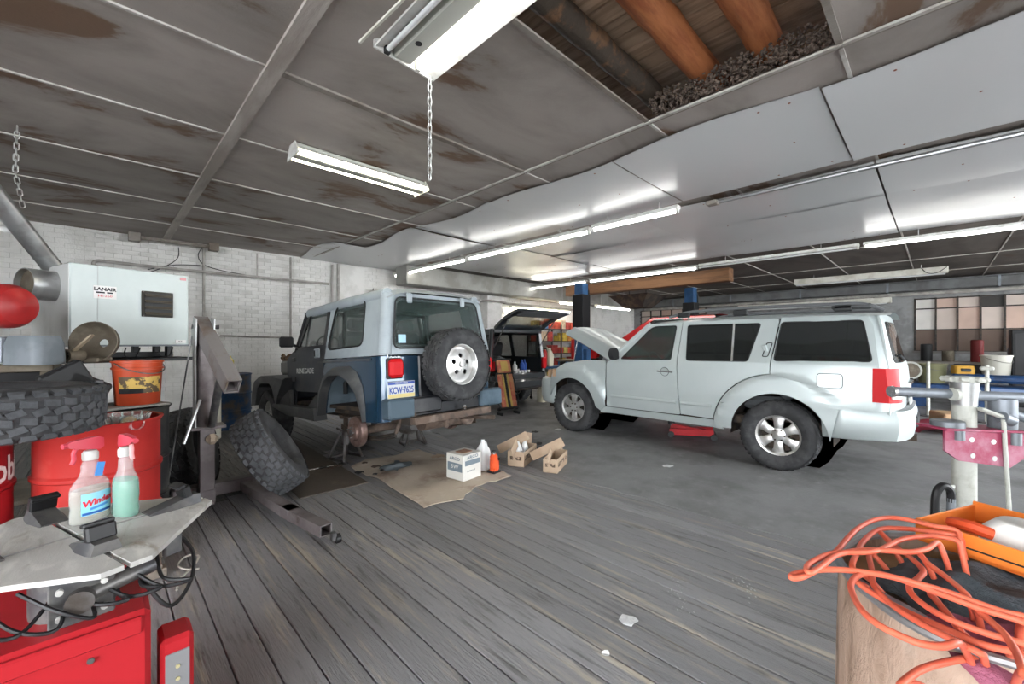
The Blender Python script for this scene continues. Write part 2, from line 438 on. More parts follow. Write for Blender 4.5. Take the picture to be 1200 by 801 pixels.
def pane_mat(name, col, tr):
    m = bpy.data.materials.new(name); m.use_nodes = True; nt = m.node_tree; N = nt.nodes; L = nt.links
    p = N['Principled BSDF']; p.inputs['Roughness'].default_value = .55
    t = N.new('ShaderNodeBsdfTranslucent'); mx = N.new('ShaderNodeMixShader'); mx.inputs[0].default_value = tr
    ns = N.new('ShaderNodeTexNoise'); ns.inputs['Scale'].default_value = 3; rp_ = N.new('ShaderNodeMix'); rp_.data_type = 'RGBA'
    oi = N.new('ShaderNodeTexCoord'); L.new(oi.outputs['Object'], ns.inputs['Vector']); L.new(ns.outputs[0], rp_.inputs[0])
    rp_.inputs[6].default_value = (*col, 1); rp_.inputs[7].default_value = (*[k*.72 for k in col], 1)
    L.new(rp_.outputs[2], p.inputs['Base Color']); L.new(rp_.outputs[2], t.inputs['Color'])
    L.new(p.outputs[0], mx.inputs[1]); L.new(t.outputs[0], mx.inputs[2]); L.new(mx.outputs[0], N['Material Output'].inputs[0]); return m
PM = [pane_mat('milky pane', (.62,.53,.47), .10), pane_mat('pink milky pane', (.60,.44,.36), .10), pane_mat('grimy brown pane', (.15,.10,.075), .12), pane_mat('white patched pane', (.72,.69,.65), .10), pane_mat('black pane', (.03,.025,.02), .1)]
def window(name, w, cols, rows, pick):
    root = struct(MB().box((16.55,(w[0]+w[1])/2, w[2]-.03),(.2, w[1]-w[0]+.1, .06), .01).build(name, mat('window sill', (.2,.19,.18), .8)))
    for a in cols: MB().box((16.52, a, (w[2]+w[3])/2),(.07,.04,w[3]-w[2])).build('muntin', M_mun, root, smooth=0)
    for a in rows: MB().box((16.53,(w[0]+w[1])/2, a),(.06, w[1]-w[0], .032)).build('muntin', M_mun, root, smooth=0)
    for i in range(len(cols)-1):
        for j in range(len(rows)-1):
            y0, y1, z0, z1 = cols[i], cols[i+1], rows[j], rows[j+1]
            MB().box((16.545,(y0+y1)/2,(z0+z1)/2),(.008, abs(y1-y0)-.02, z1-z0-.02)).build('pane', pick(i, j), root, smooth=0)
window('window_1', W1, [.44-.415*k for k in range(9)]+[-3.2], [1.18,1.77,2.36,2.64], lambda i, j: PM[2] if j == 0 else PM[4] if (i, j) == (3,2) else PM[3] if i == 0 else PM[1] if (i+j) % 2 else PM[0])
window('window_2', W2, [6.2+.45*k for k in range(7)], [1.0,1.5,2.0,2.5,2.75], lambda i, j: PM[1] if (i*3+j) % 4 == 0 else PM[0])
# unseen sides: left wall and the street front with its open doors
mb = MB(); mb.plate([(-5.7,-.05),(9.4,-.05),(9.4,3.5),(-5.7,3.5)], [[(-5.0,0),(2.2,0),(2.2,3.05),(-5.0,3.05)]], .3, lambda u,v,w:(-4.0+w,u,v))
struct(mb.build('wall_left', M_brick, smooth=0))
mb = MB(); mb.plate([(-4.1,-.05),(16.6,-.05),(16.6,3.5),(-4.1,3.5)], [[(2.6,0),(9.6,0),(9.6,3.05),(2.6,3.05)],[(10.6,0),(16.1,0),(16.1,3.05),(10.6,3.05)]], .3, lambda u,v,w:(u,-5.6+w,v))
struct(mb.build('wall_front', M_brick, smooth=0))
# ================================================================ LAMPS
M_tube = mat('lit fluorescent tube', (1,1,1), .4, emit=TUBE_POWER, ecol=(1,.985,.95))
M_tubew = mat('warm lit fluorescent tube', (1,1,.95), .4, emit=TUBE_POWER*1.2, ecol=(1,.93,.72))
M_tubeoff = mat('unlit glass tube', (.55,.56,.56), .2)
M_fix = mat('white enamel fixture', (.72,.72,.69), .35, c2=(.55,.54,.50), scale=5)
M_fixo = mat('yellowed white fixture', (.66,.645,.58), .5, c2=(.52,.50,.43), scale=4)
M_chain = mat('galvanised chain', (.5,.5,.49), .4, metal=.8)
M_black = mat('black rubber', (.018,.018,.018), .55)
def link_me(r, w, L):
    mb = MB(); pts = []
    for i in range(6): a = pi*i/5; pts.append((cos(a)*w, 0, L/2+sin(a)*w))
    for i in range(6): a = pi+pi*i/5; pts.append((cos(a)*w, 0, -L/2+sin(a)*w))
    mb.tube(pts, r, 6, closed=True); return mb
def chain(name, label, pts, m=M_chain, step=.034, w=.0085, r=.0032, grp=None):
    o = thing(name, label, 'chain', pts[0], 0, grp)
    pts = [Vector(p) for p in pts]; n = 0; me = None; acc = 0; p0 = pts[0]
    for a, b_ in zip(pts, pts[1:]):
        d = b_-a; k = max(1, round(d.length/step)); q = frame_to(d)
        for i in range(k):
            p = a+d*((i+.5)/k)-pts[0]; R = q @ Matrix.Rotation(pi/2*(n % 2), 3, 'Z')
            if me is None:
                l = link_me(r, w, step*.78).build('chain_link', m, o); me = l.data
            else: l = link('chain_link', me, None, o)
            l.location = p; l.rotation_euler = R.to_euler(); n += 1
    return o
# reflector lamp over the camera, chain dangling
t = thing('fluorescent_lamp', 'hooded white fluorescent lamp with one dead tube, hung beside the ceiling opening', 'lamp', (1.20,1.36,3.0))
MB().loft([[(x,y,z) for x, z in ((.02,.0),(.175,-.06),(.178,-.052),(.02,.012))] for y in (-.64,.68)]).build('reflector', M_fix, t, smooth=0)
MB().loft([[(x,y,z) for x, z in ((-.08,.0),(-.185,-.035),(-.188,-.027),(-.08,.012))] for y in (-.64,.68)]).build('reflector', M_fix, t, smooth=0)
MB().box((-.03,.02,-.002),(.105,1.32,.085), .008).build('housing', mat('pale green fixture', (.46,.47,.42), .45), t)
MB().plate([(-.19,-.04),(.175,-.062),(.175,-.0),(.07,.075),(-.07,.075),(-.19,.0)], (), .012, lambda u,v,w:(u,.695+w,v)).build('end_cap', M_fix, t, smooth=0)
for x, z, m, r in ((-.125,-.035,M_tubeoff,.013),(.062,-.04,M_tube,.016)):
    MB().cyl((x,-.62,z),(x,.655,z), r, n=14).build('tube', m, t)
    MB().box((x,.67,z+.005),(.03,.025,.05), .004).build('lamp_holder', M_black if x < 0 else M_fix, t)
MB().cyl((-.04,.5,-.046),(-.04,.5,-.042), .018, n=12).build('knockout', M_black, t)
MB().bar((-.25,.72,-.03),(-.215,.0,-.03), .012,.012).build('loose_strip', M_fixo, t)
for y in (.55,-.5): MB().cyl((-.03,y,.03),(-.03,y,.185), .005).build('hanger', M_chain, t)
chain('hanging_chain', 'short chain dangling from the end of the hooded lamp', [(1.345,2.04,2.945),(1.345,2.04,2.36)], step=.038, w=.011, r=.004)
# twin tube lamp
t = thing('fluorescent_lamp', 'twin-tube fluorescent lamp mounted on the sooty ceiling boards, both tubes lit warm', 'lamp', (1.86,3.96,3.08))
MB().box((0,0,.035),(1.30,.11,.11), .008).build('housing', mat('pale green fixture',(0,0,0)), t)
for sy in (-.095,.095):
    MB().cyl((-.63,sy,-.0),(.63,sy,-.0), .019, n=14).build('tube', M_tubew, t)
MB().plate([(-.15,-.03),(.15,-.03),(.07,.09),(-.07,.09)], (), .01, lambda u,v,w:(-.655+w,u,v)).build('end_cap', M_fix, t, smooth=0)
MB().plate([(-.15,-.03),(.15,-.03),(.07,.09),(-.07,.09)], (), .01, lambda u,v,w:(.655+w,u,v)).build('end_cap', M_fixo, t, smooth=0)
MB().loft([[(x,-.15,-.0),(x,-.06,.05),(x,.06,.05),(x,.15,-.0),(x,.15,.006),(x,.06,.056),(x,-.06,.056),(x,-.15,.006)] for x in (-.65,.65)]).build('reflector', M_fix, t, smooth=0)
# strip lamps along the white sheets
def strip(x, y0, y1, z, lit, label, grp, m=M_fix, w=.09):
    t = thing('strip_lamp', label, 'lamp', (x,(y0+y1)/2,z), 0, grp); L = y1-y0
    MB().box((0,0,.035),(w,L,.05), .008).build('housing', m, t)
    for s_ in (-1,1): MB().cyl((0,s_*L*.3,.05),(0,s_*L*.3,CZ-z), .006, n=6).build('hanger', M_chain, t)
    for s_ in (-1,1): MB().box((0,s_*(L/2-.02),-.005),(.05,.03,.06), .005).build('lamp_holder', m, t)
    MB().cyl((0,-L/2+.04,-.012),(0,L/2-.04,-.012), .019, n=12).build('tube', M_tube if lit else M_tubeoff, t)
G1 = 'strip lamps in a row in the seam between the white ceiling sheets'
strip(4.97,6.3,9.0,3.0,True,'lit strip lamp at the brick wall end of the row between white ceiling sheets',G1)
strip(4.95,3.45,6.2,3.0,True,'long lit strip lamp in the middle of the row between white ceiling sheets',G1)
strip(4.90,2.15,3.38,3.0,True,'short lit strip lamp where the row meets the metal conduit',G1)
G2 = 'strip lamps in a row along the outer edge of the white ceiling sheets'
strip(9.02,6.4,9.0,3.0,True,'lit strip lamp on the sheet edge, wall end of the outer row',G2)
strip(9.0,3.55,6.3,3.0,True,'lit strip lamp on the outer sheet edge above the raised hood',G2)
strip(8.95,.9,3.5,3.0,False,'unlit strip lamp on the outer sheet edge above the parked silver car roof',G2)
strip(8.92,-2.4,.85,3.0,True,'lit strip lamp on the outer sheet edge beyond the silver car tail',G2)
# conduit in the seam
t = tag(MB().tube([(5.16,y,3.07+.004*sin(y*2)) for y in [-5.4+.4*k for k in range(19)]], .022, 10).build('conduit_pipe', mat('galvanised conduit', (.42,.43,.44), .35, metal=.85)), 'galvanised conduit pipe running along the seam of the white sheets', 'pipe')
t = tag(MB().tube([(5.22,y,3.085) for y in [-5.4+.4*k for k in range(19)]], .012, 8).build('conduit_pipe', mat('white cable', (.55,.55,.55), .5)), 'thin white cable beside the galvanised conduit under the white sheets', 'cable')
tag(MB().box((5.12,1.85,3.06),(.10,.12,.05), .008).build('junction_box', M_batd), 'small rusty junction box at the end of the ceiling conduit', 'junction box')
# big unlit white fixture, right
t = thing('strip_lamp', 'long unlit white box lamp hung under the dark ceiling before the windows', 'lamp', (13.25,1.25,2.93))
MB().box((0,0,.09),(.16,2.85,.14), .01).build('housing', M_fixo, t)
MB().cyl((-.05,-1.38,-.0),(-.05,1.38,-.0), .02, n=10).build('tube', M_tubeoff, t)
for y in (-1.0,1.0): MB().cyl((0,y,.15),(0,y,.255), .006).build('hanger', M_chain, t)
MB().tube(catmull([(-.09,-1.4,.14),(-.1,-1.25,.03),(-.1,-1.1,.04),(-.09,-1.0,.16)],6), .008, 6).build('power_cord', M_black, t)
# far lamps
def farlamp(x0, x1, y, z, label, m=M_tubew):
    t = thing('strip_lamp', label, 'lamp', ((x0+x1)/2,y,z)); L = x1-x0
    MB().box((0,0,.05),(L,.12,.06), .01).build('housing', M_fixo, t)
    MB().cyl((-L/2+.03,-.05,.0),(L/2-.03,-.05,.0), .026, n=10).build('tube', m, t)
    for s_ in (-1,1): MB().cyl((s_*L*.35,0,.07),(s_*L*.35,0,CZ-z+.001), .006).build('hanger', M_chain, t)
farlamp(8.75,11.55,8.95,2.45,'warm lit strip lamp on the white brick wall behind the open tailgate')
farlamp(11.2,13.2,7.6,2.55,'lit strip lamp hung behind the first blue lift column', M_tube)
farlamp(9.95,11.25,8.1,2.62,'dim strip lamp hung low before the blue lift column')
# ================================================================ VEHICLES: shared pieces
M_silver = mat('silver green paint', (.46,.51,.508), .40, metal=.3, c2=(.44,.49,.488), scale=1.2, coat=.2)
M_tint = mat('tinted glass', (.012,.014,.014), .03, alpha=.93, spec=.6, coat=.3)
M_glass = mat('clear car glass', (.035,.05,.045), .03, alpha=.62, spec=.6)
M_tire = mat('black tyre rubber', (.035,.036,.038), .72, c2=(.06,.06,.062), scale=8, bump=.2, bscale=60)
M_tired = mat('dusty tyre rubber', (.055,.055,.057), .85, c2=(.035,.035,.037), scale=6, bump=.3, bscale=50)
M_alloy = mat('silver alloy', (.62,.62,.61), .35, metal=.75, c2=(.45,.44,.42), scale=7)
M_dark = mat('dark plastic', (.02,.021,.022), .5)
M_under = mat('dirty underbody', (.035,.03,.027), .85, c2=(.075,.055,.04), scale=6)
M_redl = mat('red lamp lens', (.50,.008,.012), .4, spec=.12)
M_clearl = mat('clear lamp lens', (.62,.60,.58), .12, coat=.5)
M_amber = mat('amber headlamp lens', (.62,.42,.27), .12, coat=.5)
M_chrome = mat('dull chrome', (.62,.62,.62), .22, metal=1)
M_seat = mat('grey seat cloth', (.09,.095,.10), .85)
M_rust = mat('rusty steel', (.115,.082,.064), .8, c2=(.07,.053,.044), scale=8, c3=(.18,.14,.115), scale3=5, bump=.3, bscale=40)
M_steel = mat('grimy steel', (.12,.115,.115), .5, metal=.5, c2=(.07,.058,.05), scale=6, bump=.2, bscale=40)
def smooth01(t): t = min(max(t, 0), 1); return t*t*(3-2*t)
def axisM(loc, d):
    return Matrix.Translation(Vector(loc)) @ frame_to(d).to_4x4()
def arc(cy, cz, r, a0, a1, n=14): return [(cy+r*cos(radians(a0+(a1-a0)*i/(n-1))), cz+r*sin(radians(a0+(a1-a0)*i/(n-1)))) for i in range(n)]
def tire_parts(parent, M, R, Wd, rim, mt, blocks=0, rows=5, mblock=None, name='tyre', depth=.011, seed=1):
    h = Wd/2; sw = (R-rim)
    prof = [(rim-.005,-h*.62),(rim+.015,-h*.80),(rim+sw*.35,-h*1.0),(rim+sw*.62,-h*1.0),(R-.022,-h*.86),(R-.004,-h*.70),(R,-h*.35),(R,h*.35),(R-.004,h*.70),(R-.022,h*.86),(rim+sw*.62,h*1.0),(rim+sw*.35,h*1.0),(rim+.015,h*.80),(rim-.005,h*.62)]
    mb = MB(M); mb.lathe(prof, 44, closed=True); t = mb.build(name, mt, parent, smooth=40)
    if blocks:
        tb = MB(M); rr = random.Random(seed)
        for i in range(blocks):
            for k in range(rows):
                a = 2*pi*(i+.5*(k % 2)+rr.uniform(-.06,.06))/blocks
                z = (k-(rows-1)/2)/rows*Wd*.93; edge = k in (0, rows-1)
                r0 = R-.004-(.010 if edge else 0); w = 2*pi*R/blocks*(.90 if not edge else .74); d = Wd/rows*.93
                Rm = Matrix.Rotation(a, 4, 'Z') @ Matrix.Translation((r0, 0, z)) @ Matrix.Rotation((.28 if k % 2 else -.22) if not edge else 0, 4, 'X')
                if edge: Rm = Rm @ Matrix.Rotation((.30 if k else -.30), 4, 'Y')
                x = depth/2+.004
                q = [(-x,-w/2,-d/2),(-x,w/2,-d/2),(-x,w/2,d/2),(-x,-w/2,d/2),(x,-w*.36,-d/2*.88),(x,w/2*.95,-d*.36),(x,w*.34,d/2*.9),(x,-w/2*.93,d*.34)]
                tb.add([Rm @ Vector(p) for p in q], [(4,5,6,7),(0,1,5,4),(1,2,6,5),(2,3,7,6),(3,0,4,7)])
        tb.build('tread', mblock or mt, t, smooth=0)
    return t
def alloy_wheel(parent, loc, side, R=.385, Wd=.25, rim=.225, name='wheel', mt=None):
    M = axisM(loc, (side,0,0)); mb = MB(M); h = Wd/2
    mb.lathe([(rim,-h*.62),(rim-.02,-h*.6),(rim-.03,h*.2),(rim-.022,h*.55),(rim,h*.66),(rim+.008,h*.66),(rim+.004,h*.5),(rim+.004,-h*.6)], 36, closed=True)
    w = mb.build(name, M_alloy, parent)
    mb = MB(M); mb.lathe([(0,-.02),(rim-.03,-.02),(rim-.03,-.035),(0,-.035)], 24); mb.build('brake_disc', M_under, w)
    for i in range(6):
        a = 2*pi*i/6+pi/2; Rz = Matrix.Rotation(a, 4, 'Z'); sp = MB(M @ Rz)
        z0, z1 = h*.52, h*.30
        secs = []
        for r, wd, z in ((.045,.046,z0-.02),(.09,.042,z0),(.15,.048,z0-.004),(rim-.022,.070,z0-.012)):
            secs.append([(r,-wd,z-.035),(r,-wd,z-.008),(r,-wd*.7,z),(r,wd*.7,z),(r,wd,z-.008),(r,wd,z-.035)])
        sp.loft(secs); sp.build('spoke', M_alloy, w, smooth=30)
    mb = MB(M); mb.lathe([(0,h*.56),(.035,h*.55),(.05,h*.50),(.075,h*.46),(.08,h*.2)], 24); hb = mb.build('hub', M_alloy, w)
    for i in range(6):
        a = 2*pi*i/6; mb = MB(M); mb.cyl((cos(a)*.062,sin(a)*.062,h*.44),(cos(a)*.062,sin(a)*.062,h*.58), .010, n=6); mb.build('lug_nut', M_under, w)
    tire_parts(w, M, R, Wd, rim, mt or M_tire, 40, 4, depth=.006)
    return w
def side_plates(root, S, specs, t=.02, cu=None, cv=None, sides=(-1,1)):
    """specs: (name, material, outline, holes, outward offset)"""
    out = {}
    for sd in sides:
        for sp in specs:
            name, m, outl, holes, off = sp
            y0 = min(p[0] for p in outl); y1 = max(p[0] for p in outl); z0 = min(p[1] for p in outl); z1 = max(p[1] for p in outl)
            us = [y0+.07*k for k in range(1, int((y1-y0)/.07)+1)]; vs = [z0+.05*k for k in range(1, int((z1-z0)/.05)+1)]
            mb = MB(); mb.plate(outl, holes, t, lambda u, v, w: (sd*(S(u, v)+off+w), u, v), us, vs)
            out[(name, sd)] = mb.build(name, m, root, smooth=40)
    return out
# ================================================================ silver SUV
SUV = thing('suv_car', 'silver four-door SUV with its hood propped open', 'car', (6.28,1.25,0))
RC, FC = (0,.385), (2.85,.385)
def S_suv(y, z):
    w = .915-.05*max(0,(.62-z)/.25)**2-.02*max(0,(z-.95)/.25)**2 if z < 1.19 else .897-(z-1.19)*.37
    if z < 1.0: w += .012*math.exp(-((z-.80)/.10)**2)
    if y > 2.5: w -= .115*((y-2.5)/1.1)**2
    if y < -.3: w -= .075*((-.3-y)/.7)**2
    for c in (RC, FC):
        d = sqrt((y-c[0])**2+(z-c[1])**2)
        if z > .2: w += .042*smooth01((.685-d)/.03)*smooth01((1.12-z)/.04)*smooth01((d-.40)/.06)
    return w
RA = .475
door_f = rpoly([(2.19,.475),(2.205,1.12),(2.14,1.17),(1.60,1.685),(1.145,1.70),(1.145,1.1),(1.095,.485)], [.03,.02,.01,.06,0,0,.03])
hole_f = rpoly([(1.97,1.185),(1.225,1.195),(1.215,1.648),(1.56,1.645)], [.03,.03,.03,.08])
rflare = arc(0,.385,.70,8,85,10)
door_r = rpoly([(1.085,.485),(1.135,1.1),(1.135,1.70),(.02,1.705),(.075,1.19)], [.02,0,0,.04,0])+[(.075,1.07)]+arc(0,.385,.695,84,14,10)+[(.69,.485)]
hole_r = rpoly([(1.02,1.195),(.305,1.205),(.205,1.65),(1.065,1.65)], .035)
quarter = [(.062,1.19),(.005,1.71),(-.74,1.715),(-.785,1.66),(-.855,1.17),(-.85,.86),(-.62,.745)]+arc(0,.385,RA,176,0,22)+[(.60,.385),(.685,.50)]+arc(0,.385,.685,12,84,10)
quarter = [(.062,1.19),(.005,1.71),(-.74,1.715),(-.80,1.60),(-.855,1.17),(-.85,.86),(-.80,.745),(-.55,.745),(-.475,.40)]+arc(0,.385,RA,178,2,22)+[(.64,.40),(.68,.50)]+arc(0,.385,.685,12,84,10)
hole_q = rpoly([(.04,1.22),(-.005,1.655),(-.715,1.655),(-.80,1.235)], .035)
fender = [(2.215,.475),(2.22,1.155),(2.6,1.15),(3.0,1.09),(3.18,1.0),(3.24,.96),(3.30,.74),(3.36,.70),(3.34,.45)]+arc(2.85,.385,RA,8,172,22)+[(2.3,.40)]
sill = [(2.32,.375),(2.26,.465),(.62,.47),(.56,.375)]
side_plates(SUV, S_suv, [('fender', M_silver, fender, (), 0), ('front_door', M_silver, door_f, [hole_f], 0), ('rear_door', M_silver, door_r, [hole_r], 0), ('quarter_panel', M_silver, quarter, [hole_q], 0), ('rocker_panel', M_silver, sill, (), -.012)])
ins = lambda P, k: [(sum(p[0] for p in P)/len(P)*(1-k)+p[0]*k, sum(p[1] for p in P)/len(P)*(1-k)+p[1]*k) for p in P]
side_plates(SUV, S_suv, [('front_window', M_glass, ins(hole_f,1.02), (), -.008), ('rear_window', M_tint, ins(hole_r,1.02), (), -.008), ('quarter_window', M_tint, ins(hole_q,1.02), (), -.004)], .004)
for sd in (-1,1):
    # window surrounds and details
    for hl in (hole_f, hole_r, hole_q):
        mb = MB(); mb.tube([(sd*(S_suv(p[0],p[1])+.002),p[0],p[1]) for p in hl], .007, 5, closed=True); mb.build('window_seal', M_dark, SUV)
    mb = MB(); mb.bar((sd*(S_suv(.5,1.2)-.002),.475,1.20),(sd*(S_suv(.5,1.65)-.002),.50,1.652), .02,.028); mb.build('window_divider', M_dark if 0 else M_alloy, SUV)
    for a, z0, z1, y0, y1 in (('door_moulding',.625,.655,2.12,1.14),('door_moulding',.625,.655,1.08,.70)):
        mb = MB(); mb.tube([(sd*(S_suv(y0+(y1-y0)*k/10,.64)+.003),y0+(y1-y0)*k/10,.64) for k in range(11)], .024, 6); mb.build(a, M_silver, SUV)
    y, z = 1.30, 1.035; x = sd*(S_suv(y,z)+.01)
    mb = MB(); mb.lathe([(0,0),(.05,0),(.055,.006),(.0,-.02)], 18, (x-sd*.012,y,z), (sd,0,0)); cup = mb.build('door_handle', M_silver, SUV); MB().lathe([(.056+.0035*cos(q),.004+.0035*sin(q)) for q in [2*pi*k/5 for k in range(5)]], 24, (x-sd*.012,y,z), (sd,0,0), closed=True).build('cup_edge', M_dark, cup)
    mb = MB(); mb.tube([(x,y-.11,z),(x+sd*.02,y-.07,z+.004),(x+sd*.024,y,z+.006),(x+sd*.02,y+.07,z+.004),(x,y+.10,z)], .013, 6); mb.build('grip', M_chrome, cup)
    mb = MB(); yv = .12; mb.box((sd*(S_suv(yv,1.33)+.004),yv+.01,1.34),(.02,.05,.13), .008, R=Matrix.Rotation(sd*.33,3,'Y') @ Matrix.Rotation(-.15,3,'X')); ph_ = mb.build('pillar_handle', M_silver, SUV); MB().tube([(sd*(S_suv(p[0],p[1])+.008),p[0],p[1]) for p in rpoly([(.155,1.265),(.10,1.265),(.065,1.42),(.12,1.42)],.015)], .005, 5, closed=True).build('handle_edge', M_dark, ph_)
    fl = rrect(-.575,.955,-.365,1.10,.03)
    if sd < 0:
        mb = MB(); mb.plate(fl, (), .01, lambda u,v,w:(-(S_suv(u,v)+.004+w),u,v), [-.5,-.43], [1.0,1.05]); mb.build('fuel_door', M_silver, SUV)
        mb = MB(); mb.tube([(-(S_suv(p[0],p[1])+.002),p[0],p[1]) for p in fl], .004, 4, closed=True); mb.build('fuel_door_seam', M_dark, SUV)
    # mirror
    mb = MB(); x = sd*.93; mb.lathe([(0,-.06),(.05,-.055),(.085,-.03),(.09,.03),(.085,.04),(0,.042)], 16, (sd*1.02,2.02,1.26), (0,-1,0)); mir = mb.build('mirror', M_dark, SUV)
    MB().bar((sd*.88,2.03,1.20),(sd*.98,2.02,1.23), .05,.05, .01).build('mirror_arm', M_dark, mir)
    # roof rail
    mb = MB(); mb.tube(catmull([(sd*.66,-.88,1.745),(sd*.66,-.72,1.82),(sd*.66,-.45,1.835),(sd*.66,.3,1.845),(sd*.66,1.0,1.835),(sd*.66,1.35,1.77)],5), .02, 8); mb.build('roof_rail', M_dark if 0 else mat('grey roof rail',(.12,.125,.13),.45), SUV)
    for yy in (-.55,.45,1.15): MB().box((sd*.66,yy,1.79),(.05,.16,.07), .012).build('rail_foot', M_dark, SUV)
    MB().box((sd*.655,-.62,1.80),(.06,.34,.06), .02).build('rail_foot', mat('dark grey cap',(.06,.062,.065),.5), SUV)
    # lamps
    tl = rpoly([(-.852,1.165),(-.80,1.165),(-.80,.835),(-.852,.84)], .01)
    mb = MB(); secs = []
    for k in range(7):
        z = .84+.33*k/6; y0 = -.815+.01*sin(k); w0 = S_suv(-.84,z)
        secs.append([(sd*(w0+.014),-.805,z),(sd*(w0+.006),-.90-.03*(1-k/6),z),(sd*(w0-.06),-.955-.035*(1-k/6),z),(sd*(w0-.17),-.985-.03*(1-k/6),z),(sd*(w0-.17),-.9,z),(sd*(w0-.03),-.83,z)])
    mb.loft(secs); tl = mb.build('tail_lamp', M_redl, SUV, smooth=30)
    MB().box((sd*.80,-.985,.915),(.16,.03,.09), .012, rz=sd*.5).build('reverse_lamp', M_clearl, tl)
    mb = MB(); secs = []
    for k in range(5):
        u = k/4; y = 3.17+.30*u; zt = .985-.035*u; zb = .80-.02*u; w0 = S_suv(min(y,3.4),.9)-(.12*max(0,u-.3))
        secs.append([(sd*(w0+.004),y,zb),(sd*(w0+.004),y,zt),(sd*(w0-.14),y+.04,zt+.01),(sd*(w0-.14),y+.04,zb)])
    mb.loft(secs); mb.build('headlamp', M_amber, SUV, smooth=30)
    # wheel housings
    for c in (RC, FC):
        mb = MB(); pr = [(sd*(S_suv(c[0],.85)-.03),0),(sd*.45,0)]
        mb.grid(16, 2, lambda u, v: (sd*(.86-.38*v), c[0]+(.50)*cos(pi*u*1.06-.1), c[1]+.50*sin(pi*u*1.06-.1))); mb.build('wheel_housing', M_under, SUV)
        mb = MB(); mb.plate(circle(c[0],c[1],.5,20), (), .01, lambda u,v,w:(sd*.48,u,v)); mb.build('wheel_housing', M_under, SUV)
    alloy_wheel(SUV, (sd*.80,0,.385), sd); alloy_wheel(SUV, (sd*.79,2.85,.385), sd)
# roof, windscreen, tailgate
def roofz(y): return 1.775-.035*((y-.2)/1.2)**2-(.03*max(0,(y-1.2)/.4)**2)
mb = MB(); mb.grid(17, 19, lambda u, v: ((2*u-1)*(S_suv(.3,1.70)+.004), -.93+2.50*v, (1.700+(roofz(-.93+2.5*v)-1.700)*(1-abs(2*u-1)**3.2)))); mb.build('roof', M_silver, SUV, smooth=50)
def wsf(u, v): 
    x = (2*u-1)*(S_suv(1.9,1.19)-.02+( S_suv(1.6,1.69)-S_suv(1.9,1.19)+.02)*v); bow = .09*(1-(2*u-1)**2)
    return (x, 2.13+bow-.56*v, 1.185+.525*v+.01)
mb = MB(); mb.grid(11, 6, wsf); mb.build('windscreen', M_glass, SUV)
for sd in (-1,1):
    mb = MB(); mb.tube([(sd*(S_suv(2.14-.54*k/6,1.18+.51*k/6)-.01), 2.15-.55*k/6, 1.175+.515*k/6) for k in range(7)], .03, 8); mb.build('windscreen_pillar', M_silver, SUV)
def Rr(x, z):
    ks = [(.55,-1.0),(.75,-1.02),(1.0,-1.035),(1.15,-1.02),(1.25,-.995),(1.6,-.915),(1.72,-.875),(1.9,-.85)]
    for (a, ya), (b2, yb) in zip(ks, ks[1:]):
        if z <= b2: y = ya+(yb-ya)*(z-a)/(b2-a); break
    return y+.12*(abs(x)/.86)**4
gate = rpoly([(-.80,.70),(.80,.70),(.80,1.16),(.66,1.715),(-.66,1.715),(-.80,1.16)], .04); gwin = rpoly([(-.70,1.22),(.70,1.22),(.62,1.64),(-.62,1.64)], .06)
for nm, m, ol, ho, off in (('tailgate', M_silver, gate, [gwin], 0), ('rear_glass', M_tint, gwin, (), .006)):
    mb = MB(); mb.plate(ol, ho, .02, lambda u,v,w:(u, Rr(u,v)+off-w, v), [-.75+.125*k for k in range(13)], [.75+.07*k for k in range(14)]); mb.build(nm, m, SUV, smooth=45)
mb = MB(); mb.tube([(-.3,Rr(-.3,1.0)-.012,.99),(0,Rr(0,1.0)-.02,.995),(.3,Rr(.3,1.0)-.012,.99)], .018, 6); mb.build('gate_trim', M_chrome, SUV)
MB().box((0,-1.05,.84),(.34,.015,.15), .003).build('number_plate', mat('plate white', (.6,.6,.58), .5), SUV)
mb = MB(); mb.tube([(0,-1.0,1.245),(-.16,-1.005,1.25),(-.48,-.985,1.30)], .011, 6); mb.build('rear_wiper', M_dark, SUV)
# rear corner pillars closing the body between quarter panel and tailgate
def lerpk(ks, z):
    for (a, ya), (b2, yb) in zip(ks, ks[1:]):
        if z <= b2: return ya+(yb-ya)*(z-a)/(b2-a)
    return ks[-1][1]
for sd in (-1,1):
    def cp(u, v):
        z = .745+.97*v; yq = lerpk([(.7,-.80),(.86,-.85),(1.17,-.855),(1.60,-.80),(1.72,-.735)], z)+.02; xg = .80 if z < 1.16 else .80-(z-1.16)*.252
        xg -= .02; A = Vector((S_suv(yq,z)-.003,yq,z)); B = Vector((xg,Rr(xg,z)+.004,z)); C = Vector((A.x-.035*(1+(z>1.3)*0),B.y+.035,z))
        p = A*(1-u)**2+C*2*u*(1-u)+B*u*u; return (sd*p.x,p.y,p.z)
    mb = MB(); mb.grid(8, 16, cp); mb.build('corner_pillar', M_silver, SUV, smooth=60)
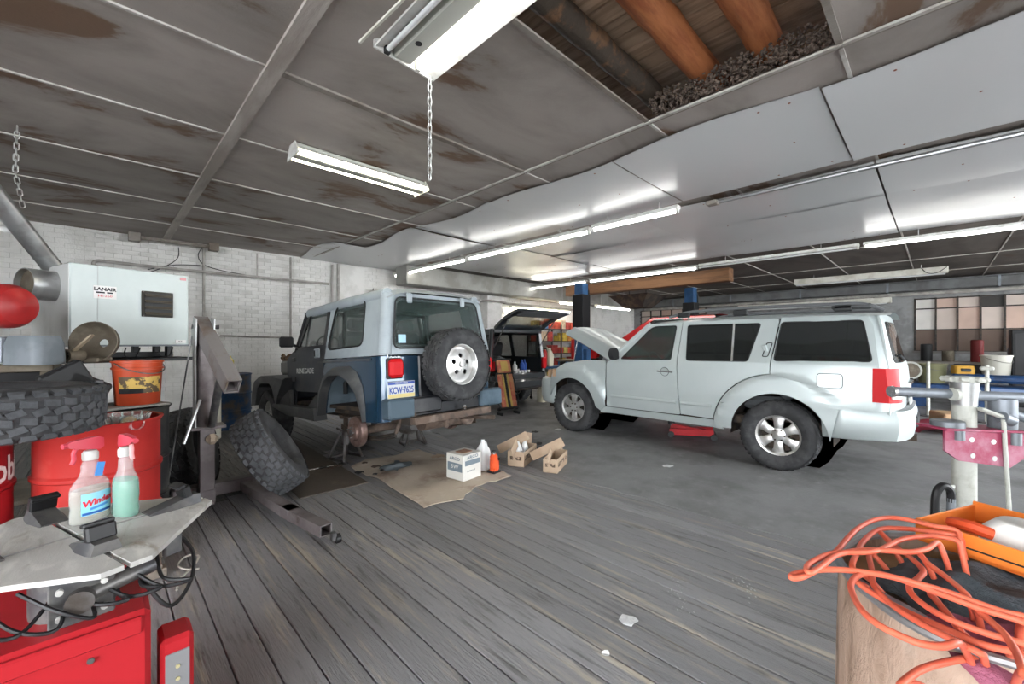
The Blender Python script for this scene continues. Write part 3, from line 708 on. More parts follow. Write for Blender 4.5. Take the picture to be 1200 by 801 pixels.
# bumpers
def bump_sec(w, y, zb, zt, inn): return [(w,y,zb),(w,y,zt)]
def bumper(yb, sgn, zb, zt, bulge, y_end, nm):
    pts = []
    for k in range(13):
        a = -1+2*k/12; x = .915*a; x = max(-.905, min(.905, x*1.02)); y = yb-sgn*bulge*(abs(a)**3.5)
        pts.append((x, y))
    pts = [(-.905+.0,y_end)]+[(-.912, y_end+sgn*.12)]+pts[1:-1]+[(.912, y_end+sgn*.12),(.905,y_end)]
    mb = MB(); secs = []
    for x, y in pts:
        dx = .93 if abs(x) > .8 else 1
        secs.append([(x*.93,y-sgn*.10,zb),(x*.965,y-sgn*.02,zb+.02),(x,y,zb+.13),(x,y,zt-.08),(x*.985,y-sgn*.02,zt-.01),(x*.93,y-sgn*.12,zt)])
    mb.loft(secs); return mb.build(nm, M_silver, SUV, smooth=45)
rbp = bumper(-1.10,-1,.435,.755,.20,-.50,'rear_bumper'); bumper(3.74,1,.40,.83,.26,3.33,'front_bumper')
mb = MB(); mb.grid(13, 4, lambda u, v: ((2*u-1)*.80, -1.00-.085*v+.16*abs(2*u-1)**3.5, .757+.004*(1-v))); mb.build('step_pad', M_under if 0 else mat('grey step pad', (.30,.31,.32), .7, bump=.8, bscale=50), rbp)
MB().box((0,-1.10,.60),(.5,.03,.12), .02).build('lower_valance', M_dark, rbp)
MB().bar((-.02,-1.10,.40),(-.02,-.9,.40), .07,.07).build('hitch_receiver', M_under, SUV)
# raised hood
Rh = Matrix.Translation((0,2.22,1.185)) @ Matrix.Rotation(radians(27), 4, 'X')
def hoodf(u, v, dz=0):
    x = (2*u-1); hw = .80-.10*v; y = 1.12*v-.13*v*v*abs(x)**2.5
    z = .055*(1-abs(x)**2.2)+.03*(1-abs(abs(x)-.55)/.12 if abs(abs(x)-.55) < .12 else 0)-.05*v*v+dz-.03*abs(x)**6
    return (x*hw, y, z)
mb = MB(Rh); mb.grid(25, 13, hoodf); hd = mb.build('hood', M_silver, SUV, smooth=40)
mb = MB(Rh); mb.grid(25, 13, lambda u, v: hoodf(.03+.94*u, .02+.95*v, -.04)); mb.build('hood_liner', mat('grey hood underside', (.16,.165,.17), .6), hd)
MB().cyl((-.62,3.05,1.0),(-.60,2.95,1.52), .008).build('prop_rod', M_chrome, SUV)
# engine bay, grille, interior, floor
MB().box((0,2.72,.72),(1.40,.85,.55), .05).build('engine_bay', M_dark, SUV)
for c, d, m in (((-.1,2.75,1.03),(.55,.5,.10),M_dark),((.5,2.55,1.02),(.26,.2,.12),M_dark),((-.5,2.6,1.0),(.2,.35,.14),mat('engine grey',(.2,.2,.2),.5)),((.35,3.05,.99),(.35,.12,.08),M_dark)):
    MB().box(c, d, .03).build('engine_block', m, SUV)
MB().box((0,3.50,.86),(1.1,.10,.20), .03).build('grille', M_dark, SUV)
for k in range(3): MB().box((-.3+.3*k,3.56,.86),(.05,.03,.19), .01, R=Matrix.Rotation((k-1)*.5,3,'Y')).build('grille_bar', M_chrome, SUV)
MB().box((0,1.2,.50),(1.56,3.9,.10), .02).build('underbody', M_under, SUV)
MB().bar((.1,-.8,.38),(.1,2.6,.38), .12,.10).build('driveshaft_tunnel', M_under, SUV)
MB().cyl((-.75,0,.385),(.75,0,.385), .055, n=12).build('rear_axle', M_under, SUV)
MB().cyl((-.72,2.85,.385),(.72,2.85,.385), .05, n=12).build('front_axle', M_under, SUV)
def car_seat(x, y, z=.55):
    mb = MB(); mb.box((x,y,z+.15),(.5,.5,.16), .05); mb.box((x,y-.27,z+.5),(.48,.14,.62), .05, R=Matrix.Rotation(.2,3,'X')); mb.box((x,y-.34,z+.92),(.26,.10,.18), .04); return mb
for x in (-.4,.4): car_seat(x,1.15).build('seat', M_seat, SUV); car_seat(x,.2).build('seat', M_seat, SUV)
MB().box((0,1.95,1.02),(1.5,.35,.26), .08).build('dashboard', M_dark, SUV)
mb = MB(); mb.lathe([(.185+.014*cos(a),.014*sin(a)) for a in [2*pi*k/6 for k in range(6)]], 22, (-.4,1.66,1.12), (0,-.85,.5), closed=True); mb.build('steering_wheel', M_dark, SUV)
# ================================================================ blue off-roader with grey hard top
M_blue = mat('dark blue paint', (.014,.045,.085), .16, metal=.25, c2=(.022,.05,.085), scale=1.5, coat=.8)
M_bdust = mat('dusty blue paint', (.030,.035,.043), .42, c2=(.065,.066,.068), scale=3, lo=.4, hi=.7, c3=(.03,.036,.05), scale3=2)
M_flare = mat('faded grey plastic', (.065,.067,.07), .5, c2=(.125,.125,.122), scale=3, lo=.45, hi=.7)
M_top = mat('grey hard top', (.29,.33,.355), .6, c2=(.34,.385,.41), scale=2, bump=.15, bscale=120)
M_jblk = mat('glossy black panel', (.012,.013,.016), .3, c2=(.03,.03,.032), scale=3)
M_jgl = mat('greenish car glass', (.035,.055,.05), .04, alpha=.42, spec=.6)
M_rotor = mat('worn brake rotor', (.25,.17,.15), .5, metal=.5, c2=(.17,.11,.09), scale=9)
M_bpad = mat('blue grey bumper pad', (.055,.085,.11), .55, c2=(.085,.125,.16), scale=3)
JP = thing('off_road_car', 'dark blue two-door off-roader with grey hard top, rear wheels off, on jack stands', 'car', (2.655,4.494,0), .053)
MJ = Matrix.Translation((0,0,.45)) @ Matrix.Rotation(-.055, 4, 'X') @ Matrix.Scale(.985, 4)
def JB(): return MB(MJ)
def S_j(y, z):
    w = .76 if z < .82 else .76-.115*((z-.82)/.7)
    if y < -.62: w -= .07*((-.62-y)/.10)**2
    return w
def jside(specs, t=.018, sides=(-1,1)):
    out = {}
    for sd in sides:
        for name, m, outl, holes, off in specs:
            y0 = min(p[0] for p in outl); y1 = max(p[0] for p in outl); z0 = min(p[1] for p in outl); z1 = max(p[1] for p in outl)
            us = [y0+.1*k for k in range(1, int((y1-y0)/.1)+1)]+[-.70,-.68,-.66,-.64]; vs = [z0+.1*k for k in range(1, int((z1-z0)/.1)+1)]+[.82]
            mb = JB(); mb.plate(outl, holes, t, lambda u, v, w: (sd*(S_j(u, v)+off+w), u, v), us, vs)
            out[(name, sd)] = mb.build(name, m, JP, smooth=35)
    return out
archp = [(.56,.18),(.50,.42),(.40,.55),(.26,.625),(.02,.63),(-.13,.57),(-.25,.44),(-.31,.25),(-.33,.14)]
jq = [(-.72,.16),(-.72,.815),(.50,.815),(.60,.70),(.60,.18)]+archp
jd = rpoly([(.61,.42),(.61,.80),(.56,.81),(.56,.985),(1.44,.975),(1.50,.78),(1.50,.42)], [.08,0,0,0,.02,0,.08])
cowl = [(1.51,.20),(1.51,.80),(1.46,.97),(1.62,.95),(1.78,.86),(1.78,.20)]
hole_jq = rpoly([(.51,.93),(.42,1.43),(-.27,1.45),(-.32,.945)], .09)
jt = rpoly([(-.71,.825),(-.68,1.47),(.575,1.47),(.575,.825)], [0,.10,.0,0])
jside([('quarter_panel', M_blue, jq, (), 0), ('door', M_bdust, jd, (), 0), ('cowl_panel', M_bdust, cowl, (), -.01), ('hardtop_side', M_top, jt, [hole_jq], 0)])
jside([('side_window', M_jgl, hole_jq, (), -.008)], .004)
dfr = rpoly([(.60,.985),(.62,1.45),(1.24,1.44),(1.47,.975)], .03); dho = rpoly([(.66,1.0),(.675,1.405),(1.20,1.395),(1.40,1.0)], .03)
jside([('door_frame', M_jblk, dfr, [dho], -.004)], .02); jside([('door_window', M_jgl, dho, (), -.012)], .004)
for sd in (-1,1):
    pl = lambda P: [(sd*(S_j(p[0],p[1])+.002),p[0],p[1]) for p in P]
    JB().tube(pl(hole_jq), .011, 5, closed=True).build('window_seal', M_dark, JP)
    JB().bar((sd*.70,1.24,1.0),(sd*.665,1.15,1.40), .014,.018).build('window_divider', M_dark, JP)
    # wide flares
    inn = archp; cc = (.13,.25)
    outp = [(.66,.12),(.62,.44),(.49,.64),(.31,.725),(-.05,.735),(-.21,.67),(-.33,.52),(-.38,.32),(-.39,.15)]
    mb = JB(); secs = []
    for (a, b_), kf in zip(zip(outp, inn), (1,1,1,1,.95,.8,.55,.3,.2)):
        X_ = lambda v: sd*(.757+(v-.757)*kf)
        secs.append([(sd*.757,a[0],a[1]),(X_(.79),a[0]*.85+b_[0]*.15,a[1]*.85+b_[1]*.15),(X_(.845),a[0]*.5+b_[0]*.5,a[1]*.5+b_[1]*.5),(X_(.855),b_[0]*.95+a[0]*.05,b_[1]*.95+a[1]*.05),(X_(.845),b_[0],b_[1]),(sd*.75,b_[0],b_[1])])
    mb.loft(secs); mb.build('fender_flare', M_flare, JP, smooth=50)
    mb = JB(); mb.grid(9, 2, lambda u, v: (sd*(.75-.42*v), archp[min(8,int(u*8+.5))][0], archp[min(8,int(u*8+.5))][1])); mb.build('wheel_housing', mat('pale blue inner panel', (.17,.22,.26), .5, c2=(.12,.16,.19), scale=3), JP)
    JB().box((sd*.36,.1,.40),(.02,.95,.5)).build('wheel_housing', mat('pale blue inner panel',(0,0,0)), JP)
    # side step
    mb = JB(); st = [(.58,.10),(.62,.24),(1.45,.235),(1.95,.245),(2.02,.21),(1.45,.12)]
    mb.plate(st, (), .15, lambda u, v, w: (sd*(.885+w), u, v)); mb.build('side_step', M_flare, JP, smooth=20)
    mb = JB(); mb.plate([(1.48,.20),(1.95,.24),(1.50,.44)], (), .05, lambda u, v, w: (sd*(.83+w), u, v)); mb.build('step_gusset', M_flare, JP, smooth=20)
    mb = JB(); mb.plate([(.62,.22),(.95,.22),(.66,.40)], (), .05, lambda u, v, w: (sd*(.83+w), u, v)); mb.build('step_gusset', M_flare, JP, smooth=20)
    MB(MJ).box((sd*.765,.10,.79),(.014,1.26,.022)).build('belt_trim', M_flare, JP)
    # front wing
    fo = [(1.55,.60),(1.98,.635),(2.52,.63),(2.74,.56),(2.86,.38),(2.90,.18)]; fi = [(1.90,.20),(2.02,.44),(2.14,.52),(2.50,.52),(2.66,.45),(2.78,.18)]
    mb = JB(); secs = [[(sd*.42,a[0],a[1]),(sd*.86,a[0],a[1]),(sd*.89,a[0],a[1]-.02),(sd*.89,a[0]*.4+b_[0]*.6,a[1]*.4+b_[1]*.6),(sd*.87,b_[0],b_[1]),(sd*.42,b_[0],b_[1])] for a, b_ in zip(fo, fi)]
    mb.loft(secs); mb.build('front_fender', M_flare, JP, smooth=40)
    mb = JB(); mb.plate([(1.76,.22),(1.76,.60),(2.0,.62),(1.98,.22)], (), .02, lambda u,v,w:(sd*(.80+w),u,v)); mb.build('fender_side', M_bdust, JP)
    # mirror, handle, tail lamp, hinges
    JB().box((sd*.90,1.36,1.07),(.17,.06,.14), .02).build('mirror', M_jblk, JP)
    JB().bar((sd*.70,1.42,1.0),(sd*.84,1.38,1.04), .03,.03).build('mirror_arm', M_jblk, JP)
    h = JB().box((sd*.765,.76,.90),(.02,.15,.115), .02).build('door_handle', M_top, JP)
    JB().box((sd*.776,.80,.90),(.012,.03,.08), .004).build('latch', M_dark, h)
    for z in (.84,.58): JB().box((sd*.765,1.50,z),(.02,.12,.06), .008).build('door_hinge', M_flare, JP)
    tl = JB().box((sd*.625,-.765,.69),(.16,.09,.19), .03).build('tail_lamp', M_redl, JP)
    JB().box((sd*.625,-.735,.69),(.18,.04,.21), .01).build('lamp_base', M_dark, tl)
    JB().box((sd*.62,-.78,.29),(.36 if sd > 0 else .30,.16,.20), .02).build('bumper_pad', M_bpad, JP)
    JB().bar((sd*.49,-.85,.17),(sd*.49,2.85,.17), .07,.12).build('frame_rail', M_under, JP)
    for k in range(3): JB().tube([(sd*.56,-.62+.2*q,.02-.018*k-.085*sin(pi*q/6.2)) for q in range(7)], .012, 5).build('leaf_spring', M_under, JP)
    JB().cyl((sd*.56,-.62,.02),(sd*.52,-.66,.16), .02).build('shackle', M_rust, JP)
    # hub and rotor, no wheel
    mb = MB(MJ @ axisM((sd*.665,0,0),(sd,0,0))); mb.lathe([(0,-.03),(.165,-.045),(.168,-.035),(.168,.018),(.16,.026),(.10,.028),(.095,.06),(0,.065)], 28); ro = mb.build('brake_rotor', M_rotor, JP)
    mb = MB(MJ @ axisM((sd*.665,0,0),(sd,0,0)))
    mb.lathe([(0,.075),(.028,.075),(.034,.055),(.065,.056),(.07,.05)], 18); hb = mb.build('hub', M_steel, ro)
    for i in range(5):
        a = 2*pi*i/5; mb = MB(MJ @ axisM((sd*.665,0,0),(sd,0,0))); mb.cyl((cos(a)*.057,sin(a)*.057,.05),(cos(a)*.057,sin(a)*.057,.09), .007, n=6); mb.build('wheel_stud', M_steel, ro)
    JB().box((sd*.63,.12,.06),(.07,.12,.17), .03).build('brake_caliper', M_rust, JP)
    # shock
    JB().cyl((sd*.47,.10,-.03),(sd*.40,.22,.42), .03, n=10).build('shock_absorber', mat('pale shock', (.45,.44,.41), .5), JP)
JB().cyl((-.64,0,0),(.64,0,0), .045, n=14).build('rear_axle', M_rust, JP)
mb = JB(); mb.lathe([(0,-.16),(.08,-.15),(.13,-.06),(.135,.05),(.09,.14),(.05,.2),(0,.2)], 20, (.0,0,0), (0,1,0)); mb.build('differential', M_steel, JP)
JB().cyl((0,.1,.03),(0,1.1,.12), .03).build('driveshaft', M_under, JP)
JB().box((0,1.1,.20),(1.30,3.2,.06), .02).build('underbody', M_under, JP)
JB().box((.2,1.25,.02),(.35,.6,.22), .06).build('gearbox', M_under, JP)
mb = JB(); mb.cyl((-.2,-.55,.08),(.35,-.55,.08), .10, n=16); mb.build('muffler', M_rust, JP)
JB().cyl((.46,-.5,.05),(.60,-.90,.05), .028).build('tailpipe', M_rust, JP)
# rear face
JB().box((0,-.70,.53),(1.42,.035,.58), .015).build('rear_panel', M_blue, JP)
JB().box((.10,-.722,.52),(.86,.03,.60), .015).build('tailgate', M_jblk, JP)
hl = JB().box((-.24,-.745,.73),(.05,.02,.12), .006).build('gate_latch', mat('blue grey latch', (.10,.13,.16), .4), JP)
JB().box((0,-.76,.25),(1.30,.10,.14), .02).build('rear_crossmember', M_jblk, JP)
JB().box((-.32,-.815,.30),(.40,.07,.17), .02).build('bumper_pad', M_jblk, JP)
pr = Matrix.Rotation(0, 3, 'X')
rp_o = [(-.70,.83),(.70,.83),(.615,1.48),(-.615,1.48)]; rp_i = rpoly([(-.60,.93),(.60,.93),(.53,1.40),(-.53,1.40)], .07)
ry = lambda z: -.725+.055*(z-.8)/.7
mb = JB(); mb.plate(rpoly(rp_o,[.0,.0,.12,.12]), [rp_i], .03, lambda u,v,w:(u, ry(v)+.03*abs(u/.7)**8-w, v), [-.66,-.6,.6,.66], [.9,1.0,1.2,1.4]); mb.build('hardtop_rear', M_top, JP)
mb = JB(); mb.plate(rpoly([(-.625,.895),(.625,.895),(.555,1.43),(-.555,1.43)], .08), (), .008, lambda u,v,w:(u, ry(v)-.012-w, v)); rg = mb.build('rear_glass', M_jgl, JP)
JB().tube([(p[0], ry(p[1])-.014, p[1]) for p in rpoly([(-.625,.895),(.625,.895),(.555,1.43),(-.555,1.43)], .08)], .009, 5, closed=True).build('glass_seal', M_dark, rg)
for x in (-.40,.33): JB().box((x, ry(1.42)-.03, 1.425),(.07,.025,.11), .012).build('glass_hinge', M_top, rg)
JB().box((-.53,-.745,.99),(.09,.003,.085)).build('sticker', mat('pale blue sticker', (.35,.55,.68), .5), rg)
def rooff(u, v):
    x = (2*u-1); y = -.70+2.03*v
    ed = max(0, (.10-(y+.70))/.10); ef = max(0, (y-1.18)/.15)
    z = 1.455+.085*(1-abs(x)**5)-.05*ed**2.2-.03*ef**2
    return (x*.655, y, z)
mb = JB(); mb.grid(19, 21, rooff); mb.build('hardtop_roof', M_top, JP, smooth=60)
mb = JB(); mb.grid(15, 11, lambda u, v: tuple(Vector(rooff(.03+.94*u,.02+.96*v))-Vector((0,0,.03)))); mb.build('headliner', mat('dark headliner', (.05,.055,.055), .9), JP)
for sd in (-1,1): JB().tube([(sd*.605,-.62,1.455),(sd*.61,.2,1.46),(sd*.61,1.28,1.44)], .07, 12).build('drip_rail', M_top, JP)
for sd in (-1,1): JB().tube([(sd*(.69-.095*k/6),-.655+.05*k/6,.83+.63*k/6) for k in range(7)], .075, 14).build('hardtop_corner', M_top, JP)
# windscreen frame
for sd in (-1,1): JB().bar((sd*.71,1.55,.93),(sd*.645,1.30,1.46), .05,.05, .01).build('windscreen_frame', M_jblk, JP)
JB().bar((-.66,1.30,1.45),(.66,1.30,1.45), .05,.05, .01).build('windscreen_frame', M_jblk, JP)
mb = JB(); mb.grid(2, 2, lambda u, v: ((2*u-1)*(.69-.05*v), 1.54-.24*v, .96+.48*v)); mb.build('windscreen', M_jgl, JP)
JB().box((0,1.56,.90),(1.44,.14,.10), .03).build('dashboard', M_dark, JP)
for x in (-.36,.36):
    mb = JB(); mb.box((x,.85,.55),(.46,.46,.16), .05); mb.box((x,.60,.86),(.44,.13,.60), .05, R=Matrix.Rotation(.2,3,'X')); mb.build('seat', mat('pale grey seat', (.22,.23,.235), .9), JP)
    JB().box((x,.53,1.24),(.24,.09,.16), .035).build('headrest', mat('pale grey seat',(0,0,0)), JP)
mb = JB(); mb.box((0,.0,.5),(.9,.42,.14), .04); mb.box((0,-.22,.75),(.9,.12,.45), .04); mb.build('rear_bench', M_seat, JP)
JB().tube(catmull([(-.58,.42,.4),(-.58,.40,1.25),(-.5,.40,1.38),(0,.40,1.40),(.5,.40,1.38),(.58,.40,1.25),(.58,.42,.4)],5), .028, 8).build('roll_bar', M_dark, JP)
mb = JB(); mb.lathe([(.175+.013*cos(a),.013*sin(a)) for a in [2*pi*k/6 for k in range(6)]], 20, (-.36,1.30,1.0), (0,-.9,.4), closed=True); mb.build('steering_wheel', M_dark, JP)
JB().box((0,.4,.26),(1.44,2.2,.04)).build('floor_pan', M_under, JP)
# nose without hood
JB().box((0,2.62,.55),(1.05,.06,.62), .02).build('radiator_grille', M_bdust, JP)
JB().box((0,2.50,.55),(.7,.07,.5), .01).build('radiator', M_steel, JP)
JB().box((0,1.72,.58),(1.30,.04,.55), .01).build('firewall', M_bdust, JP)
en = JB().box((0,2.1,.45),(.45,.62,.5), .05).build('engine', M_steel, JP)
JB().box((.02,2.12,.74),(.26,.55,.10), .03).build('rocker_cover', M_rust, en)
mb = JB(); mb.lathe([(0,-.05),(.17,-.05),(.18,-.03),(.18,.03),(.16,.05),(0,.055)], 20, (-.28,2.2,.76)); mb.build('air_cleaner', M_under, en)
JB().box((-.48,2.42,.74),(.22,.22,.20), .03).build('battery', mat('grey battery', (.20,.20,.19), .6), en)
JB().box((-.52,1.90,.75),(.20,.26,.26), .05).build('washer_bottle', mat('milky plastic', (.42,.43,.37), .5), en)
mb = JB(); rj = random.Random(8)
for k in range(16): mb.box((-.45+rj.uniform(-.12,.16),2.46+rj.uniform(-.12,.12),.86+rj.random()*.07),(.09,.06,.04), .01, R=Matrix.Rotation(rj.random()*3,3,(rj.random(),rj.random(),1)))
mb.build('harness_bundle', mat('brown wiring', (.10,.06,.035), .8, c2=(.22,.15,.09), scale=20), en)
JB().bar((-.7,2.92,.10),(.7,2.92,.10), .10,.13, .015).build('front_bumper', M_jblk, JP)
JB().cyl((-.6,2.373,.047),(.6,2.373,.047), .05, n=12).build('front_axle', M_under, JP)
# wheels
def disc_wheel(parent, M, R, Wd, rim, name, blocks=34):
    h = Wd/2; mb = MB(M)
    mb.lathe([(rim,-h*.62),(rim-.02,-h*.6),(rim-.035,-.01),(rim-.03,h*.35),(rim-.008,h*.62),(rim+.008,h*.64),(rim+.006,h*.5),(rim+.004,-h*.6)], 36, closed=True)
    w = mb.build(name, M_alloy, parent)
    holes = [circle(.098*cos(2*pi*i/5+.3), .098*sin(2*pi*i/5+.3), .026, 12) for i in range(5)]
    mb = MB(M); mb.plate(circle(0,0,rim-.028,36), holes, .012, lambda u,v,z:(u,v,.028+z+.035*(1-(u*u+v*v)/.03 if u*u+v*v < .03 else 0)), [-.12,-.06,0,.06,.12], [-.12,-.06,0,.06,.12]); mb.build('wheel_disc', M_alloy, w)
    mb = MB(M); mb.lathe([(0,-.03),(rim-.04,-.03),(rim-.04,-.04)], 24); mb.build('wheel_back', M_dark, w)
    mb = MB(M); mb.lathe([(0,.085),(.028,.083),(.033,.06),(.033,.04)], 16); mb.build('hub_cap', M_alloy, w)
    for i in range(5):
        a = 2*pi*i/5+.3+pi/5; mb = MB(M); mb.cyl((cos(a)*.055,sin(a)*.055,.04),(cos(a)*.055,sin(a)*.055,.085), .011, n=6); mb.build('lug_nut', M_chrome, w)
    tire_parts(w, M, R, Wd, rim, M_tire, blocks, 5, depth=.013)
    return w
for sd in (-1,1):
    disc_wheel(JP, MJ @ axisM((sd*.715,2.373,.047),(sd,0,0)), .375, .27, .215, 'wheel')
sp = disc_wheel(JP, MJ @ axisM((.06,-.905,.70),(0,-1,0)), .395, .265, .225, 'spare_wheel', 36)
JB().bar((.06,-.72,.70),(.06,-.83,.70), .18,.18, .01).build('spare_carrier', M_dark, JP)
# tow bar
tb = JB().box((.0,-.88,.155),(1.06,.09,.075), .006).build('tow_bar', M_rust, JP)
JB().bar((-.1,-.6,.13),(-.1,-.88,.13), .08,.06).build('tow_bracket', M_rust, tb)
mb = JB(); mb.lathe([(0,-.075),(.05,-.06),(.075,-.02),(.075,.0),(.0,.01)], 18, (.14,-.93,.10)); mb.build('tow_cup', M_rust, tb)
mb = JB(); mb.lathe([(0,.07),(.018,.065),(.025,.045),(.018,.025),(.014,0)], 14, (.14,-.90,.185)); mb.build('tow_ball', M_chrome, tb)
JB().box((-.12,-.90,.08),(.05,.04,.09), .01).build('tow_tab', M_rust, tb)
# number plate and decals
M_pw = mat('plate pale', (.52,.55,.56), .5); M_py = mat('plate yellow', (.58,.48,.20), .5); M_pb = mat('plate blue', (.03,.07,.30), .4); M_ltr = mat('pale lettering', (.62,.63,.62), .5)
px_, pz_ = -.575, .475
np_ = JB().box((px_,-.775,pz_),(.315,.006,.165), .002).build('number_plate', M_pw, JP)
JB().box((px_,-.780,pz_+.066),(.305,.003,.026)).build('plate_band', M_pb, np_)
JB().box((px_,-.780,pz_-.060),(.305,.003,.038)).build('plate_band', M_py, np_)
def jtext(body, size, m, parent, p, rot, **k):
    o = text(body, size, m, parent, (0,0,0), (0,0,0), **k)
    T = MJ @ Matrix.Translation(p) @ rot
    o.data.transform(T); return o
RX = Matrix.Rotation(pi/2, 4, 'X')
jtext('KCW\u00b77625', .092, M_pb, np_, (px_,-.7815,pz_-.035), RX, align='CENTER', sx=.66, ext=.0015, bold=.0015)
jtext('PENNSYLVANIA', .02, M_pw, np_, (px_,-.7825,pz_+.06), RX, align='CENTER', ext=.001)
jtext('Jeep', .085, M_ltr, JP, (-.70,-.722,.775), RX, ext=.002, sx=1.15, bold=.001)
jtext('RENEGADE', .095, M_ltr, JP, (-.7625,1.42,.655), Matrix.Rotation(-pi/2, 4, 'Z') @ RX, ext=.001, sx=1.15, bold=.001)
# ---- jack stands
def jack_stand(loc, hgt, label, rz=0):
    t = thing('jack_stand', label, 'jack stand', loc, rz, 'jack stands under the blue off-roader')
    for sx in (-1,1):
        for sy in (-1,1):
            MB().bar((sx*.14,sy*.14,.01),(sx*.035,sy*.035,.34), .028,.028, .003).build('leg', M_steel, t)
        MB().bar((sx*.14,-.14,.02),(sx*.14,.14,.02), .02,.025).build('foot_brace', M_steel, t)
    MB().bar((-.14,.14,.02),(.14,.14,.02), .02,.025).build('foot_brace', M_steel, t)
    MB().cyl((0,0,.18),(0,0,.36), .045, n=12).build('sleeve', M_steel, t)
    MB().box((0,0,(.3+hgt)/2),(.035,.05,hgt-.3), .004).build('ratchet_post', M_rust, t)
    MB().plate([(-.07,0),(.07,0),(.08,.05),(.05,.02),(-.05,.02),(-.08,.05)], (), .05, lambda u,v,w:(u,.025+w,hgt-.02+v)).build('saddle', M_rust, t)
    MB().bar((0,.03,.33),(.0,.16,.36), .012,.02).build('release_handle', M_steel, t)
jack_stand((2.14,5.08,0), .522, 'jack stand beside the bare brake rotor of the blue off-roader', .3)
jack_stand((3.11,5.14,0), .522, 'jack stand behind the tow bar of the blue off-roader', -.2)
# ================================================================ LEFT: tyre changer, drums, heater, hoist
M_red = mat('red machine paint', (.40,.018,.024), .35, c2=(.32,.016,.02), scale=3, c3=(.16,.02,.02), scale3=6, lo3=.62, hi3=.75, spec=.2)
M_drum = mat('faded red drum', (.37,.026,.022), .42, c2=(.30,.02,.018), scale=2, c3=(.42,.06,.05), scale3=3, lo3=.55, hi3=.75, bump=.08, bscale=8, spec=.18)
M_drumd = mat('deep red drum', (.30,.012,.016), .4, c2=(.20,.01,.012), scale=3)
M_plate = mat('worn steel plate', (.46,.45,.43), .5, metal=.15, c2=(.60,.585,.55), scale=5, lo=.45, hi=.66, c3=(.25,.21,.165), scale3=4.5, lo3=.53, hi3=.75, bump=.15, bscale=60, stretch=(2.5,1,1), distort=.8)
M_jaw = mat('dark steel jaw', (.09,.09,.095), .45, metal=.6, c2=(.15,.145,.14), scale=9)
M_grey = mat('blue grey plastic', (.13,.15,.165), .45, c2=(.17,.19,.21), scale=4)
M_hwhite = mat('white heater enamel', (.56,.62,.615), .38, c2=(.51,.57,.565), scale=1.4, c3=(.44,.455,.43), scale3=2.2, lo3=.66, hi3=.8)
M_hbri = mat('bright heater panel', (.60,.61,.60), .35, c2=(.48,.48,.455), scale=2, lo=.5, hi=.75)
M_brown = mat('brown grimy steel', (.12,.10,.075), .6, metal=.3, c2=(.18,.155,.12), scale=7)
M_blk = mat('black satin plastic', (.014,.014,.015), .42)
M_hoist = mat('purplish hoist paint', (.115,.098,.10), .5, metal=.2, c2=(.17,.15,.15), scale=4, c3=(.06,.045,.036), scale3=5, lo3=.6, hi3=.75, bump=.1, bscale=60)
M_galv = mat('galvanised sheet', (.45,.46,.46), .35, metal=.75, c2=(.34,.34,.335), scale=6)

# ---- tyre changer
CT = (-.055,1.875); TA = radians(17.5)
TC = thing('tyre_changer', 'red tyre changer with a split octagonal grey steel turntable', 'machine', (-.20,1.95,0))
def tl(p, z=0): return (p[0]-(-.20), p[1]-1.95, z)
cab = MB().box((-.02,.02,.31),(.66,.58,.62), .015).build('cabinet', M_red, TC)
MB().box((-.02,-.275,.585),(.62,.02,.05), .005).build('cabinet_lip', M_red, cab)
for x, z in ((.18,.53),(-.25,.53),(.18,.12)): MB().cyl((x,-.268,z),(x,-.278,z), .008, n=10).build('bolt', M_jaw, cab)
Rt = Matrix.Rotation(TA, 3, 'Z'); cx, cy = CT[0]+.20, CT[1]-1.95
oct_ = [(.355,-.055),(.355,.055),(.055,.355),(-.055,.355),(-.355,.055),(-.355,-.055),(-.055,-.355),(.055,-.355)]
for k in range(4):
    g = .007; q = [(g,g),(.355,g),(.355,.055),(.055,.355),(g,.355)]
    Rk = Matrix.Rotation(TA+k*pi/2, 3, 'Z')
    mb = MB(); mb.plate(q, (), .014, lambda u,v,w: tuple(Vector((cx,cy,.83)) + Rk @ Vector((u,v,w)))); mb.build('table_plate', M_plate, TC, smooth=0)
    # clamp jaw on the slot
    d = (.275,.275,.25,.17)[k]; T = Matrix.Translation((cx,cy,.83)) @ Matrix.Rotation(TA+k*pi/2, 4, 'Z')
    mb = MB(T); mb.loft([[(d-.10,-.035,0),(d-.10,.035,0),(d-.10,.03,.004),(d-.10,-.03,.004)],[(d-.02,-.045,0),(d-.02,.045,0),(d-.02,.03,.022),(d-.02,-.03,.022)],[(d+.03,-.04,0),(d+.03,.04,0),(d+.03,.028,.034),(d+.03,-.028,.034)],[(d+.055,-.035,0),(d+.055,.035,0),(d+.055,.026,.03),(d+.055,-.026,.03)]])
    jw = mb.build('clamp_jaw', M_jaw, TC, smooth=25)
    mb = MB(T); mb.box((d+.012,0,.05),(.028,.066,.045), .005, R=Matrix.Rotation(-.25,3,'Y')); mb.box((d-.008,0,.072),(.03,.07,.012), .003, R=Matrix.Rotation(-.25,3,'Y')); mb.build('jaw_grip', M_blk, jw)
MB().box((cx,cy,.785),(.40,.09,.06), .008, rz=TA).build('slide_beam', M_jaw, TC)
MB().box((cx,cy,.785),(.40,.09,.06), .008, rz=TA+pi/2).build('slide_beam', M_jaw, TC)
MB().cyl((cx,cy,.60),(cx,cy,.80), .10, n=24).build('spindle', M_jaw, TC)
pl = MB(); pl.box((cx+.02,cy-.24,.735),(.13,.012,.13), .004, rz=.1); pl.build('gear_housing', M_jaw, TC)
